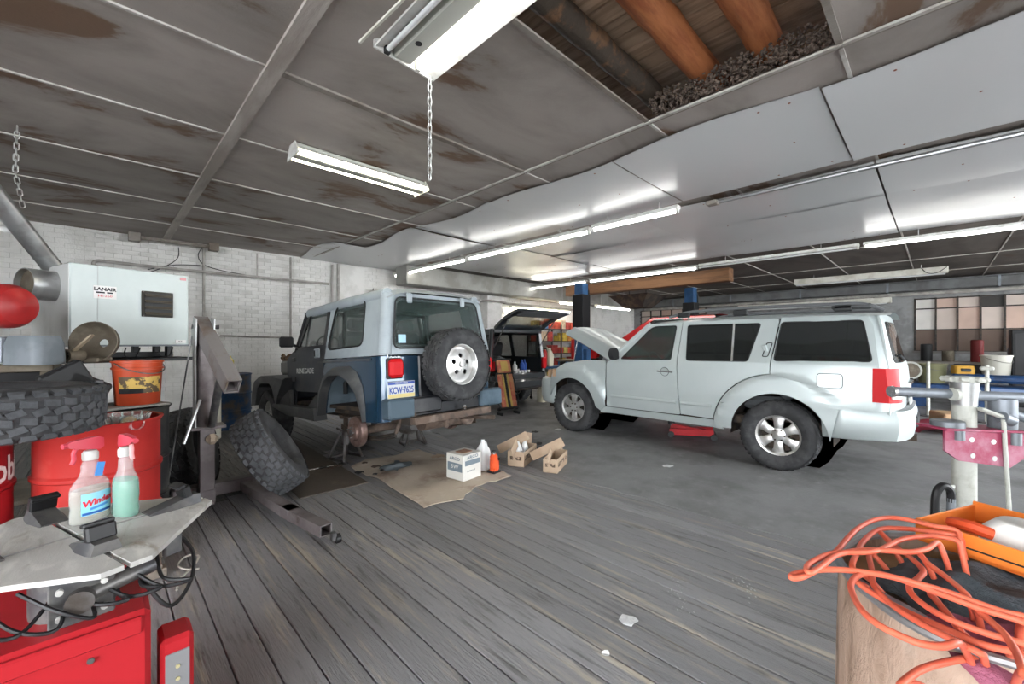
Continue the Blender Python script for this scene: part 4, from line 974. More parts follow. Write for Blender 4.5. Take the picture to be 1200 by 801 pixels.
for k in range(4):
    a = k*pi/2+pi/4; MB().cyl((cx+.02+.06*cos(a),cy-.25,.735+.05*sin(a)),(cx+.02+.06*cos(a),cy-.262,.735+.05*sin(a)), .008, n=8).build('bolt', M_plate, TC)
MB().cyl((cx+.0,cy-.25,.735),(cx+.17,cy-.20,.755), .022, n=12).build('air_cylinder', M_jaw, TC)
MB().cyl((cx+.02,cy-.24,.735),(cx+.015,cy-.275,.735), .03, n=14).build('air_cylinder', M_steel, TC)
rh = random.Random(14)
for k in range(6):
    p = [(cx-.24+.07*k,cy-.20+rh.uniform(-.03,.03),.77),(cx-.17+.07*k,cy-.27,.72+rh.uniform(-.02,.03)),(cx-.10+.07*k,cy-.29,.70+rh.uniform(-.02,.02)),(cx-.06+.05*k,cy-.24,.72),(cx-.02+.04*k,cy-.17,.765)]
    MB().tube(catmull(p,6), .0052, 6).build('air_hose', M_blk, TC)
MB().tube(catmull([(cx+.14,cy-.22,.73),(cx+.20,cy-.26,.64),(cx+.26,cy-.18,.65),(cx+.28,cy-.09,.71),(cx+.24,cy-.05,.78)],7), .006, 6).build('air_hose', M_blk, TC)
MB().box((cx+.22,cy-.14,.775),(.05,.02,.06), .004, rz=.4).build('bracket', M_jaw, TC)
# control box
cb = MB().box((.375,-.19,.245),(.085,.12,.49), .012).build('control_box', M_red, TC)
MB().box((.375,-.252,.36),(.062,.006,.17), .002).build('control_pad', mat('grey control pad', (.20,.20,.205), .5), cb)
for z in (.40,.36,.32): MB().cyl((.375,-.255,z),(.375,-.259,z), .006, n=12).build('control_mark', mat('yellowish mark', (.40,.36,.20), .6), cb)
tag(MB().tube(catmull([(.31,3.05,.012),(.34,3.18,.012),(.42,3.30,.014),(.46,3.42,.02),(.40,3.46,.022),(.35,3.38,.016),(.38,3.28,.014),(.44,3.24,.012)],8), .006, 6).build('cable_loop', mat('pale cable', (.40,.38,.34), .6)), 'pale thin cable curled on planks behind the tyre changer', 'cable')
MB().cyl((.40,.22,.06),(.44,.25,.06), .055, n=16).build('wheel', M_blk, TC)
# ---- spray bottles
def spray_bottle(loc, rz, label, clear, liquid, lvl, blue):
    t = thing('spray_bottle', label, 'spray bottle', loc, rz)
    def sec(z, a, b, n=16): return [(cos(2*pi*k/n)*a*(1 if abs(cos(2*pi*k/n)) < .99 else 1), sin(2*pi*k/n)*b, z) for k in range(n)]
    sh = [(0,.052,.03),(.006,.056,.034),(.03,.056,.034),(.05,.053,.032),(.07,.056,.034),(.11,.055,.033),(.125,.050,.031),(.15,.032,.022),(.165,.026,.019),(.19,.024,.019),(.205,.017,.017),(.212,.016,.016)]
    MB().loft([sec(*q) for q in sh]).build('bottle', clear, t, smooth=50)
    if liquid: MB().loft([sec(z+.002 if z == 0 else z, a*.96, b*.95) for z, a, b in sh if z <= lvl]).build('liquid', liquid, t, smooth=50)
    nk = MB(); nk.lathe([(0,.205),(.02,.205),(.021,.212),(.021,.228),(.016,.236),(0,.238)], 18); nk.build('collar', mat('white cap plastic', (.50,.50,.48), .4), t)
    mh = MB(); mh.loft([[(x,-.011*s_,z0),(x,.011*s_,z0),(x,.009*s_,z1),(x,-.009*s_,z1)] for x, z0, z1, s_ in ((-.062,.258,.272,.7),(-.045,.25,.277,1),(0,.24,.280,1.1),(.022,.236,.279,1.1),(.034,.244,.272,.9))]); hd = mh.build('trigger_head', mat('pink red plastic', (.50,.05,.075), .4), t, smooth=40)
    MB().tube(catmull([(-.038,0,.25),(-.045,0,.235),(-.044,0,.215),(-.050,0,.20)],4), .0065, 8).build('trigger', mat('pink red plastic',(0,0,0)) if blue else mat('pale trigger', (.7,.3,.3), .4), hd)
    MB().cyl((-.062,0,.265),(-.074,0,.264), .008, n=10).build('nozzle', mat('pink red plastic',(0,0,0)), hd)
    if blue:
        def wrap(u, v, off):   # on the flat front of the bottle
            return (u, -sqrt(max(0, 1-(u/.0555)**2))*.034-off, v)
        mb = MB(); mb.grid(9, 2, lambda u, v: wrap(-.040+.085*u, .028+.072*v, .0012)); lb = mb.build('label_panel', mat('pale blue label', (.28,.62,.78), .4), t)
        o = text('Windex', .027, mat('label red', (.68,.03,.05), .4), lb, (0,0,0), (0,0,0), ext=.0005, align='CENTER', sx=.95, bold=.0012, shear=.1)
        for v in o.data.vertices: x, y, z = v.co; v.co = wrap(x+.004, y+.062+x*.12, .002+z*.3)
        mb = MB(); mb.grid(9, 2, lambda u, v: wrap(-.038+.08*u, .030+.008*v, .002)); mb.build('label_band', mat('label navy', (.02,.10,.36), .4), lb)
        mb = MB(); mb.grid(6, 2, lambda u, v: wrap(-.02+.05*u, .044+.008*v+.006*u, .002)); mb.build('label_band', mat('label blue', (.06,.25,.60), .4), lb)
        mb = MB(); mb.box((.012,-.0245,.172),(.022,.002,.045), R=Matrix.Rotation(.2,3,'Y')); mb.build('neck_sticker', mat('label blue',(0,0,0)), lb)
    return t
M_clr = mat('cloudy clear plastic', (.55,.57,.57), .15, alpha=.30, spec=.6)
spray_bottle((-.025,2.005,.829), .55, 'clear trigger spray bottle with blue label, standing on the steel turntable', M_clr, mat('milky cleaner', (.55,.53,.44), .3, alpha=.5), .11, True)
spray_bottle((.062,1.985,.829), 1.9, 'trigger spray bottle half full of green liquid on the steel turntable', M_clr, mat('green cleaner', (.035,.33,.21), .15, alpha=.85), .125, False)
# ---- drums
def drum(loc, m, label, r=.29, h=.88, lid=True, rz=0, cat='drum'):
    t = thing('steel_drum', label, cat, loc, rz)
    pr = [(0,0),(r-.004,0),(r,.006),(r,.02),(r-.006,.03)]
    for zc in (.30,.58):
        pr += [(r-.006,zc-.02),(r+.006,zc-.008),(r+.006,zc+.008),(r-.006,zc+.02)]
    pr += [(r-.006,h-.03),(r+.003,h-.018),(r+.004,h-.004),(r-.004,h)]
    pr += ([(r-.012,h-.012),(0,h-.014)] if lid else [(r-.012,h-.004),(r-.014,h-.30),(0,h-.30)])
    MB().lathe(pr, 44).build('shell', m, t, smooth=40)
    MB().lathe([(r+.006+.005*cos(a),h-.006+.006*sin(a)) for a in [2*pi*k/6 for k in range(6)]], 44, closed=True).build('rim', m, t)
    return t
def pallet(loc, sx, sy, h, label):
    t = thing('pallet', label, 'pallet', loc)
    for k in range(3): MB().box((0,(k-1)*sy*.45,h*.35),(sx,.08,h*.7), .004).build('runner', M_batd, t)
    for k in range(6): MB().box((sx*(k-2.5)/6,0,h*.85),(sx/6*.8,sy,h*.3), .003).build('slat', M_batd, t)
pallet((-.34,3.62,0), 1.26, .62, .075, 'low grey wooden pallet carrying the red drums')
d1 = drum((0,3.63,.075), M_drum, 'faded bright red steel drum with open top full of junk', lid=False, rz=0)
d2 = drum((-.63,3.60,.075), M_drumd, 'deep red steel drum with white lettering beside the brighter drum')
o = text('Mobil', .19, mat('drum lettering', (.62,.58,.55), .5), d2, (0,0,0), (0,0,0), ext=.0005, sx=.85, bold=.004)
for v in o.data.vertices:
    x, y, z = v.co; a = radians(-62)+x/.286; v.co = (cos(a)*(.287+z), sin(a)*(.287+z), y+.612)
# junk in the open drum
def junk(name, lab, cat, mb, m, loc, rot=(0,0,0)): return tag(mb.build(name, m, None, loc, rot), lab, cat)
mb = MB(); mb.lathe([(0,.64),(.272,.64),(.276,.655),(.2,.70),(0,.72)], 24); j = junk('rubbish_heap','heap of crumpled brown paper and rags filling the open red drum','rubbish',mb,mat('brown rubbish', (.36,.28,.19), .85, c2=(.52,.46,.38), scale=12, bump=1, bscale=12),(0,3.63,.195))
j['kind'] = 'stuff'
def jar(loc, rot, lab):
    t = thing('glass_jar', lab, 'jar', loc); t.rotation_euler = rot
    MB().lathe([(0,0),(.04,0),(.045,.006),(.045,.075),(.036,.09),(.036,.105),(.033,.105),(.033,.09),(.041,.074),(.041,.008),(0,.006)], 22).build('glass', M_clr, t)
    MB().lathe([(0,.012),(.038,.012),(.039,.03),(0,.03)], 18).build('residue', mat('amber residue', (.40,.25,.08), .4), t)
jar((.11,3.46,.94), (pi/2,.0,.5), 'clear glass jar lying on the rubbish in the red drum')
t = thing('plastic_tray', 'clear ribbed plastic tray on the rubbish in the red drum', 'tray', (.12,3.62,.92), .4)
MB().lathe([(0,0),(.10,0),(.115,.05),(.125,.052),(.122,.056),(.11,.052),(.096,.006),(0,.005)], 28).build('shell', M_clr, t)
for k in range(14): a = 2*pi*k/14; MB().bar((cos(a)*.101,sin(a)*.101,.004),(cos(a)*.116,sin(a)*.116,.05), .008,.006).build('rib', mat('white cap plastic',(0,0,0)), t)
tag(MB().box((0,0,.02),(.13,.10,.04), .006, rz=.3).build('wood_block', mat('pale wood', (.45,.35,.22), .7), None, (-.07,3.80,.89)), 'pale wood block lying among rubbish in the red drum', 'wood')
# ---- loose tyres
def loose_tire(loc, axis, R, Wd, rim, label, mt, blocks=34, rows=5, grp=None, mb_=None):
    t = thing('tyre', label, 'tyre', loc, 0, grp)
    tire_parts(t, axisM((0,0,0), axis), R, Wd, rim, mt, blocks, rows, mblock=mb_, name='carcass', depth=.014)
    return t
M_tireg = mat('grey weathered tread', (.082,.085,.091), .8, c2=(.052,.055,.06), scale=6, bump=.25, bscale=50)
loose_tire((-.38,3.31,1.085), (0.02,.0,1), .40, .25, .21, 'big off-road tyre lying flat across the red drums', M_tired, 34, 6, mb_=M_tireg)
rgt = Vector((cos(CAM_YAW),-sin(CAM_YAW),0)); fwd = Vector((sin(CAM_YAW),cos(CAM_YAW),0))
ax = ((rgt*.857+fwd*.514)*.83+Vector((0,0,.54))-(fwd*.857-rgt*.514)*.12).normalized()
loose_tire((1.13,4.34,.415), ax, .395, .28, .21, 'big grey-treaded off-road tyre leaning against the hoist mast', M_tired, 30, 6, mb_=M_tireg)
loose_tire((.62,5.06,.395), Vector((.9,-.42,.22)), .39, .25, .20, 'black tyre leaning behind the black drum', M_tire, 32)
loose_tire((.30,5.02,.395), Vector((.9,-.38,.22)), .39, .24, .20, 'black tyre standing between the leaning tyre and black drum', M_tire, 32)
# ---- black drum with bucket and case
db = drum((.10,4.24,0), mat('black drum paint', (.02,.02,.021), .5, c2=(.05,.05,.045), scale=6), 'black steel drum behind the open red drum', h=.95)
tag(MB().box((0,0,.008),(.46,.40,.016), .002, rz=.3).build('board', mat('grey board', (.22,.21,.19), .7), None, (.10,4.24,.952)), 'grey flat board lying on the black drum under the bucket', 'board')
t = thing('bucket', 'orange red plastic bucket with yellow printed label on black drum', 'bucket', (.20,4.22,.966))
M_ob = mat('orange red plastic', (.40,.055,.018), .4, c2=(.32,.04,.014), scale=3)
MB().lathe([(0,0),(.125,0),(.13,.01),(.142,.26),(.152,.262),(.152,.275),(.143,.278),(.145,.31),(.154,.312),(.154,.325),(.146,.326),(.13,.02),(0,.015)], 32).build('pail', M_ob, t)
mb = MB(); mb.grid(14, 2, lambda u, v: ((.137+.0065*v)*cos(radians(-140+110*u)), (.137+.0065*v)*sin(radians(-140+110*u)), .09+.12*v)); lb = mb.build('label_panel', mat('bucket label', (.55,.37,.10), .5, c2=(.10,.07,.04), scale=18, lo=.5, hi=.55), t)
mb = MB(); mb.grid(14, 2, lambda u, v: ((.139+.003*v)*cos(radians(-140+60*u)), (.139+.003*v)*sin(radians(-140+60*u)), .09+.035*v)); mb.build('label_band', M_blk, lb)
MB().tube([(.156*cos(a),.156*sin(a),.31-.08*sin((a+2.6))) for a in [-2.6+.26*k for k in range(13)]], .004, 6).build('bail', M_jaw, t)
t = thing('tool_case', 'open black plastic tool case tilted against the orange bucket', 'case', (-.09,4.13,1.01), .5)
MB().box((0,0,.09),(.26,.10,.19), .015, R=Matrix.Rotation(.5,3,'Y')).build('shell', M_blk, t)
MB().box((-.09,-.02,.16),(.24,.06,.20), .012, R=Matrix.Rotation(-.5,3,'Y')).build('lid', M_blk, t)
MB().box((.06,-.06,.14),(.05,.02,.03), .005).build('latch', M_jaw, t)
# ---- steel bench with its load
t = thing('steel_bench', 'dark grimy steel bench under the white heater', 'bench', (-.74,4.72,0))
MB().box((0,-.05,1.255),(1.02,.85,.05), .006).build('bench_top', M_brown, t)
MB().box((0,-.42,1.14),(1.0,.04,.18), .006).build('apron', M_blk, t)
for x in (-.47,.47):
    for y in (-.42,.30): MB().bar((x,y,0),(x,y,1.235), .05,.05, .004).build('leg', M_brown, t)
MB().box((0,-.05,.35),(1.0,.7,.03), .004).build('shelf', M_brown, t)
HA = radians(-(degs := math.degrees(CAM_YAW))+28)   # heater face heading
HR = pi/2-(CAM_YAW+radians(28))
# heater: width axis points 28 deg right of the view axis
wv = Vector((sin(CAM_YAW+radians(28)), cos(CAM_YAW+radians(28)), 0)); ang = atan2(wv.y, wv.x)
HT = thing('workshop_heater', 'white steel workshop heater box with black louvre and round duct on a stand', 'heater', (-.18,4.95,1.28), ang)
# local x along the front face, y into the box
body = MB().box((.42,.45,.455),(.84,.90,.69), .008).build('cabinet', M_hwhite, HT)
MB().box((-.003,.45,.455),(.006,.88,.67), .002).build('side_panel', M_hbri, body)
MB().box((.42,-.004,.118),(.84,.012,.016)).build('bottom_trim', M_grey, body)
MB().box((.17,-.003,.455),(.006,.004,.68)).build('panel_seam', mat('seam grey', (.5,.53,.53), .5), body)
lv = MB().box((.585,-.008,.50),(.24,.02,.235), .004).build('louvre', mat('dark louvre', (.04,.036,.03), .6), HT)
MB().box((.585,-.012,.50),(.205,.018,.20)).build('louvre_recess', M_blk, lv)
for k in range(4): MB().box((.585,-.03,.415+.055*k),(.205,.045,.006), .001, R=Matrix.Rotation(.7,3,'X')).build('slat', mat('louvre slat', (.085,.075,.06), .6), lv)
for x in (.475,.695):
    for z in (.39,.61): MB().cyl((x,-.016,z),(x,-.022,z), .006, n=8).build('bolt', M_jaw, lv)
sg = MB().box((.215,-.006,.575),(.15,.003,.11)).build('name_sign', mat('sign white', (.74,.73,.72), .5), HT)
RXp = (pi/2,0,0)
text('LANAIR', .040, mat('sign black', (.015,.015,.02), .5), sg, (.215,-.0085,.588), RXp, ext=.0008, align='CENTER', sx=1.05, bold=.0015)
for k, w in enumerate((.055,.04)): MB().box((.185+.062*k,-.0085,.572),(w,.001,.012)).build('sign_bar', mat('sign black',(0,0,0)), sg)
text('HI-260', .028, mat('sign red', (.62,.06,.08), .5), sg, (.215,-.0085,.535), RXp, ext=.0008, align='CENTER', sx=1.2)
MB().box((.77,-.006,.155),(.085,.003,.03)).build('maker_sticker', mat('sign white',(0,0,0)), HT)
text('AX', .024, mat('sign black',(0,0,0)), HT, (.745,-.0085,.147), RXp, ext=.0008, sx=1.1, shear=.2)
MB().box((.79,-.006,.765),(.05,.003,.025)).build('warning_sticker', mat('sticker pink', (.65,.30,.32), .5), HT)
MB().box((.50,.2,.81),(.14,.10,.03), .005).build('top_bracket', M_hbri, HT)
# round duct on the side panel (facing -x local)
du = MB().lathe([(.125,0),(.125,.20),(.118,.20),(.118,0)], 30, (0,.30,.62), (-1,-.25,.0)).build('duct_collar', M_galv, HT)
MB().lathe([(0,.16),(.118,.16)], 30, (0,.30,.62), (-1,-.25,.0)).build('duct_damper', M_brown, du)
for x in (.12,.72):
    for y in (.36,.82): MB().box((x,y,-.585),(.05,.05,1.39), .004).build('stand_leg', M_blk, HT)
for k in range(3): MB().tube(catmull([(.1+.25*k,-.02,.1),(.08+.25*k,-.05,.03),(.15+.25*k,-.06,.02),(.2+.25*k,-.02,.10)],6), .006, 6).build('cable', M_blk, HT)
# things on the bench
t = thing('air_tank', 'red horizontal air tank with rounded ends beside the heater duct', 'tank', (-.64,4.40,1.40), ang)
mb = MB(); mb.lathe([(0,-.42),(.06,-.415),(.115,-.39),(.14,-.35),(.142,-.30),(.142,.30),(.14,.33),(.115,.375),(.06,.40),(0,.405)], 30, (0,0,.26), (rgt.x*cos(ang)+rgt.y*sin(ang), -rgt.x*sin(ang)+rgt.y*cos(ang), 0)); mb.build('shell', mat('red tank paint', (.40,.02,.02), .35, c2=(.30,.02,.02), scale=4, c3=(.35,.25,.23), scale3=4, lo3=.66, hi3=.74), t)
for k in (-1,1):
    q = Vector((rgt.x*cos(ang)+rgt.y*sin(ang), -rgt.x*sin(ang)+rgt.y*cos(ang), 0))*.08*k
    MB().box((q.x,q.y,.06),(.05,.24,.14), .006).build('saddle', M_hbri, t)
tag(MB().box((0,0,.06),(.40,.26,.12), .01).build('white_box', M_hbri, None, (-.62,4.42,1.28), (0,0,ang)), 'white metal box under the red air tank on bench', 'box')
t = thing('bench_motor', 'blue grey rounded motor housing on the steel bench', 'motor', (-.31,4.20,1.28), -CAM_YAW)
MB().loft([[(x,y,.0) for x, y in rrect(-.12,-.1,.12,.1,.04)],[(x,y,.14) for x, y in rrect(-.12,-.1,.12,.1,.05)],[(x*.9,y*.9,.19) for x, y in rrect(-.12,-.1,.12,.1,.06)]]).build('housing', M_grey, t)
MB().box((-.13,-.03,.10),(.04,.15,.17), .01).build('front_cover', mat('grey cover', (.33,.36,.39), .5), t)
MB().cyl((-.15,-.03,.10),(-.158,-.03,.10), .05, n=18).build('vent', M_jaw, t)
t = thing('lamp_reflector', 'brown steel dish reflector with arm standing on bench', 'reflector', (-.05,4.32,1.28), -CAM_YAW)
mb = MB(); mb.lathe([(.03,-.09),(.09,-.07),(.135,-.02),(.145,.02),(.15,.02),(.14,-.025),(.09,-.08),(.03,-.10)], 28, (0,.03,.15), (.25,-1,.1)); mb.build('dish', M_brown, t)
MB().bar((-.06,-.09,.06),(.08,-.07,.20), .03,.012).build('arm', mat('tan metal', (.30,.24,.17), .5), t)
MB().lathe([(.03,0),(.045,0),(.045,.10),(.03,.10)], 18, (-.05,-.02,.055), (-.1,-1,0)).build('socket', M_brown, t)
MB().box((0,.05,.02),(.12,.12,.04), .01).build('foot', M_brown, t)
# shelf strip under the heater front
MB().box((.42,.10,-.01),(.85,.40,.03), .006).build('tray', M_blk, HT)
MB().box((.42,.30,.03),(.80,.10,.05), .006).build('stand_rail', M_blk, HT)
for x in (.14,.70): MB().box((x,.06,.055),(.05,.05,.11), .004).build('stand_leg', M_blk, HT)
# ---- flue pipe, chain and ceiling conduit
t = tag(MB().cyl((-.62,5.0,2.62),(-.28,5.45,2.05), .07, n=18).build('flue_pipe', M_galv), 'slanting galvanised flue pipe above the red air tank', 'pipe')
tag(MB().cyl((-1.2,5.3,2.37),(-.42,5.25,2.33), .03, n=12).build('vent_pipe', M_hbri), 'thin white pipe meeting the slanting flue pipe', 'pipe')
t = tag(MB().lathe([(0,0),(.085,0),(.085,.13),(.07,.18),(0,.20)], 22).build('pipe_cap', M_galv, None, (-.90,4.86,1.80)), 'galvanised round pipe cap behind the red air tank', 'pipe cap')
MB().cyl((0,0,-.52),(0,0,.01), .05, n=14).build('riser', M_galv, t)
chain('hanging_chain', 'chain holding up the slanting flue pipe near brick wall', [(-.48,5.2,3.165),(-.49,5.2,2.80),(-.45,5.18,2.52)], step=.045, w=.013, r=.005)
t = thing('ceiling_conduit', 'rusty ceiling conduit with two junction boxes above the brick wall', 'conduit', (.9,8.95,3.10))
MB().cyl((-.50,0,0),(.52,0,0), .03, n=10).build('pipe', M_batd, t)
for x in (-.52,.52): MB().box((x,0,.0),(.15,.12,.14), .01).build('junction_box', M_batd, t)
M_wp = mat('painted wall pipe', (.30,.285,.26), .5, c2=(.42,.40,.37), scale=5)
pp = tag(MB().tube(catmull([(.15,9.05,2.58),(-.02,9.05,2.58),(-.08,9.05,2.63),(-.02,9.05,2.68),(.2,9.05,2.675)],6)+[Vector((x,9.05,2.665)) for x in (1,2,3,3.45)], .025, 10).build('wall_pipe', M_wp), 'long grey pipe running along the white brick wall, ending in a U bend', 'pipe')
for x, z0, z1, r, lab in ((1.30,1.2,3.12,.022,'vertical conduit on white brick beside the hoist mast'),(2.72,1.52,3.13,.02,'vertical conduit on white brick behind the blue off-roader bonnet'),(2.13,2.66,3.12,.013,'short thin vertical conduit above the wall pipe on white brick')):
    tag(MB().cyl((x,9.10,z0),(x,9.10,z1), r, n=8).build('wall_conduit', M_wp), lab, 'conduit')
tag(MB().tube([(1.55,9.13,1.55),(2.0,9.13,1.53),(2.72,9.13,1.52)], .016, 8).build('wall_conduit', M_wp), 'low horizontal conduit on white brick wall behind the hoist', 'conduit')
tag(MB().cyl((3.62,8.98,1.2),(3.62,8.98,3.1), .03, n=10).build('wall_pipe', M_wp), 'vertical pipe at the left edge of the white brick pier', 'pipe')
for p, lab in (([(.95,9.1,3.05),(.93,9.1,2.85),(.7,9.1,2.65),(.3,9.1,2.45)],'thin black wire drooping from the ceiling conduit to heater'),([(1.28,9.1,3.1),(1.22,9.1,2.95),(1.30,9.1,2.8),(1.6,9.1,2.72),(2.1,9.1,2.68)],'thin black wire looping along brick beside the vertical conduit'),([(.55,9.1,2.62),(.9,9.1,2.74),(1.25,9.1,2.78)],'thin black wire arching from the wall pipe')):
    tag(MB().tube(catmull(p,6), .007, 5).build('wire', M_blk), lab, 'wire')
# ---- engine hoist
E = thing('engine_hoist', 'grey steel engine hoist with square boom and long floor legs', 'hoist', (.65,4.42,0))
MB().box((0,0,.36),(.11,.11,.66), .006).build('lower_post', M_hoist, E)
MB().box((0,0,.70),(.26,.18,.025), .004).build('collar_plate', M_hoist, E)
MB().cyl((0,0,.70),(0,0,1.46), .078, n=20).build('mast', M_hoist, E)
MB().box((-.085,-.02,1.05),(.012,.12,.72), .003).build('mast_web', M_galv, E)
p0, p1 = Vector((-.04,.06,1.60)), Vector((.07,-.66,1.09))
bo = MB(); dv = (p1-p0).normalized()
def tubebox(p0, p1, w, h, th):
    d = (p1-p0).normalized(); x = Vector((0,0,1)).cross(d).normalized(); y = d.cross(x); mb = MB()
    O = [(-w/2,-h/2),(w/2,-h/2),(w/2,h/2),(-w/2,h/2)]; I = [(a*(1-2*th/w), b*(1-2*th/h)) for a, b in O]
    V = [p+x*a+y*b for p in (p0, p1) for L in (O, I) for a, b in L]; F = []
    for k in range(4):
        k2 = (k+1) % 4; F += [(k,k2,8+k2,8+k),(4+k2,4+k,12+k,12+k2),(k2,k,4+k,4+k2),(8+k,8+k2,12+k2,12+k)]
    return mb.add(V, F)
tubebox(p0, p1, .10, .125, .008).build('boom', mat('boom paint', (.16,.148,.145), .5, c2=(.11,.075,.055), scale=3, lo=.5, hi=.65), E, smooth=0)
tubebox(p0+dv*.35, p1-dv*.015, .08, .10, .006).build('boom_extension', M_hoist, E, smooth=0)
for sx in (-1,1): MB().plate([(-.12,1.40),(.10,1.40),(.10,1.52),(.0,1.64),(-.14,1.62)], (), .01, lambda u,v,w:(sx*.062+w-.02,u,v)).build('boom_bracket', M_galv, E)
MB().cyl((-.10,.0,1.56),(.09,.0,1.56), .018, n=10).build('pivot_pin', M_jaw, E)
MB().cyl((.02,-.10,.72),(.04,-.42,1.20), .03, n=12).build('hydraulic_ram', M_jaw, E)
MB().cyl((-.06,-.12,.95),(-.18,-.22,.62), .012, n=8).build('pump_handle', M_galv, E)
MB().cyl((-.10,0,1.48),(-.26,-.05,.30), .006, n=6).build('brace_rod', M_jaw, E)
MB().bar((-.22,.16,.11),(.40,.16,.11), .12,.11, .005).build('cross_beam', M_hoist, E)
MB().bar((0,.16,.11),(0,-.06,.11), .12,.11, .005).build('cross_beam', M_hoist, E)
MB().box((.03,-.07,.60),(.09,.07,.09), .03).build('glove_rag', mat('tan rag', (.36,.29,.22), .9, bump=.5, bscale=30), E)
for sx, dx in ((1,.0),):
    a = Vector((sx*.31,.20,.095)); b_ = Vector((sx*.42,-.92,.095)); c_ = Vector((sx*.49,-1.38,.095))
    MB().bar(a, b_, .095,.08, .004).build('leg', M_hoist, E)
    tubebox(b_-(c_-b_)*.3, c_, .085, .08, .006).build('leg_extension', M_hoist, E, smooth=0)
    cs = MB(); cs.cyl(c_+Vector((.05,-.03,-.07)), c_+Vector((.085,-.03,-.07)), .034, n=16); cs.build('caster', M_blk, E)
    MB().box(c_+Vector((.04,-.03,-.045)),(.035,.05,.06), .006).build('caster_fork', M_jaw, E)
    cs = MB(); cs.cyl(a+Vector((-.02,.08,-.065)), a+Vector((.02,.08,-.065)), .045, n=16); cs.build('caster', M_blk, E)
tag(MB().box((0,0,.0),(.35,.25,.25), .02).build('scrap_box', mat('white carton', (.60,.59,.55), .7), None, (.85,8.5,.125), (0,0,.3)), 'small white carton on the floor by the brick wall behind hoist', 'box')
t = drum((1.55,8.3,0), mat('blue drum', (.02,.06,.14), .5, c2=(.10,.09,.08), scale=5), 'dark blue drum beside the nose of the blue off-roader', r=.30, h=.90)
tag(MB().lathe([(0,0),(.09,0),(.09,.24),(.05,.28),(.05,.31),(0,.31)], 18).build('oil_bottle', mat('yellow bottle', (.60,.50,.10), .5), None, (1.5,8.25,.888)), 'yellow bottle standing on the dark blue drum', 'bottle')
tag(MB().box((0,0,.4),(.28,.22,.8), .02).build('waste_bin', mat('cream bin', (.55,.53,.46), .6), None, (1.12,7.5,0), (0,0,.2)), 'cream upright bin behind the leaning tyre by the brick wall', 'bin')
# ================================================================ MIDDLE: floor clutter, black SUV, far end
M_card = mat('tan cardboard', (.44,.33,.235), .8, c2=(.36,.26,.18), scale=3)
M_cardf = mat('stained cardboard', (.45,.38,.305), .85, c2=(.25,.175,.135), scale=2.6, lo=.47, hi=.68, c3=(.54,.475,.39), scale3=5, lo3=.5, hi3=.75, bump=.3, bscale=25)
M_cwhite = mat('white carton', (.66,.66,.65), .6); M_cgrey = mat('grey carton print', (.16,.20,.23), .6)
# plywood under the off-roader
mb = MB(); mb.plate([(-.30,-1.0),(.34,-1.0),(.36,1.5),(-.30,1.5)], (), .01, lambda u,v,w:(u,v,.012+w)); tag(mb.build('plywood_sheet', mat('oil-dark plywood', (.085,.070,.058), .55, c2=(.15,.12,.095), scale=2.5, lo=.5, hi=.75, bump=.2, bscale=30), None, (1.62,5.05,.001), (0,0,-.03), smooth=0), 'oil-darkened plywood sheet on the floor under the blue off-roader', 'plywood')
# flattened cardboard
rcb = random.Random(31); ol = []
C4 = [(2.00,3.30),(1.99,3.10),(2.35,3.02),(2.62,3.20),(3.07,3.14),(3.12,3.30),(3.02,4.08),(2.98,4.78),(2.80,4.84),(2.62,4.72),(2.29,4.80),(2.02,4.68),(2.05,4.1)]
for i in range(len(C4)):
    a = Vector(C4[i]); c = Vector(C4[(i+1) % len(C4)]); n = max(2, int((c-a).length/.09))
    for k in range(n): q = a+(c-a)*k/n; ol.append((q.x+rcb.uniform(-.018,.018), q.y+rcb.uniform(-.018,.018)))
mb = MB(); cz = lambda u, v: .014+.006*sin(u*7+v*3)+.006*sin(v*9)
mb.plate([(p[0]-2.5,p[1]-3.9) for p in ol], (), .006, lambda u,v,w:(u,v,cz(u,v)+w), [-.4+.1*k for k in range(10)], [-.8+.12*k for k in range(15)])
tag(mb.build('cardboard_sheet', M_cardf, None, (2.5,3.9,.002)), 'flattened stained cardboard sheet lying on the floor planks', 'cardboard')
# rag
rr_ = random.Random(6); mb = MB(); mb.grid(12, 10, lambda u, v: ((u-.5)*.34+.03*sin(v*9), (v-.5)*.24+.03*sin(u*7), .012+.035*abs(sin(u*8+v*5))*sin(pi*min(max(u,.02),.98))*sin(pi*min(max(v,.02),.98)) ))
tag(mb.build('rag', mat('grey blue rag', (.14,.165,.18), .9), None, (2.38,4.28,.022), (0,0,.5), smooth=60), 'crumpled grey rag on the flattened cardboard', 'rag')
# oil carton
t = thing('oil_carton', 'white printed carton standing on the flattened cardboard', 'carton', (2.715,3.48,.022), .12)
MB().box((0,0,.13),(.26,.25,.26), .004).build('box', M_cwhite, t)
MB().box((0,0,.262),(.14,.12,.012), .003).build('top_hole', mat('brown rag', (.28,.16,.11), .9), t)
MB().box((0,-.1265,.175),(.215,.002,.05)).build('print_panel', M_cgrey, t)
MB().box((-.1315,0,.13),(.002,.21,.085)).build('print_panel', M_cgrey, t)
text('ARCO', .045, M_cgrey, t, (0,-.1275,.215), (pi/2,0,0), align='CENTER', ext=.0006, sx=1.3, bold=.001)
text('motor oil', .03, M_cgrey, t, (-.08,-.1275,.085), (pi/2,0,0), ext=.0006)
text('ARCO', .045, M_cgrey, t, (-.1325,0,.20), (pi/2,0,-pi/2), align='CENTER', ext=.0006, sx=1.2, bold=.001)
text('5W', .055, M_cwhite, t, (-.1335,0,.115), (pi/2,0,-pi/2), align='CENTER', ext=.0006, sx=1.3)
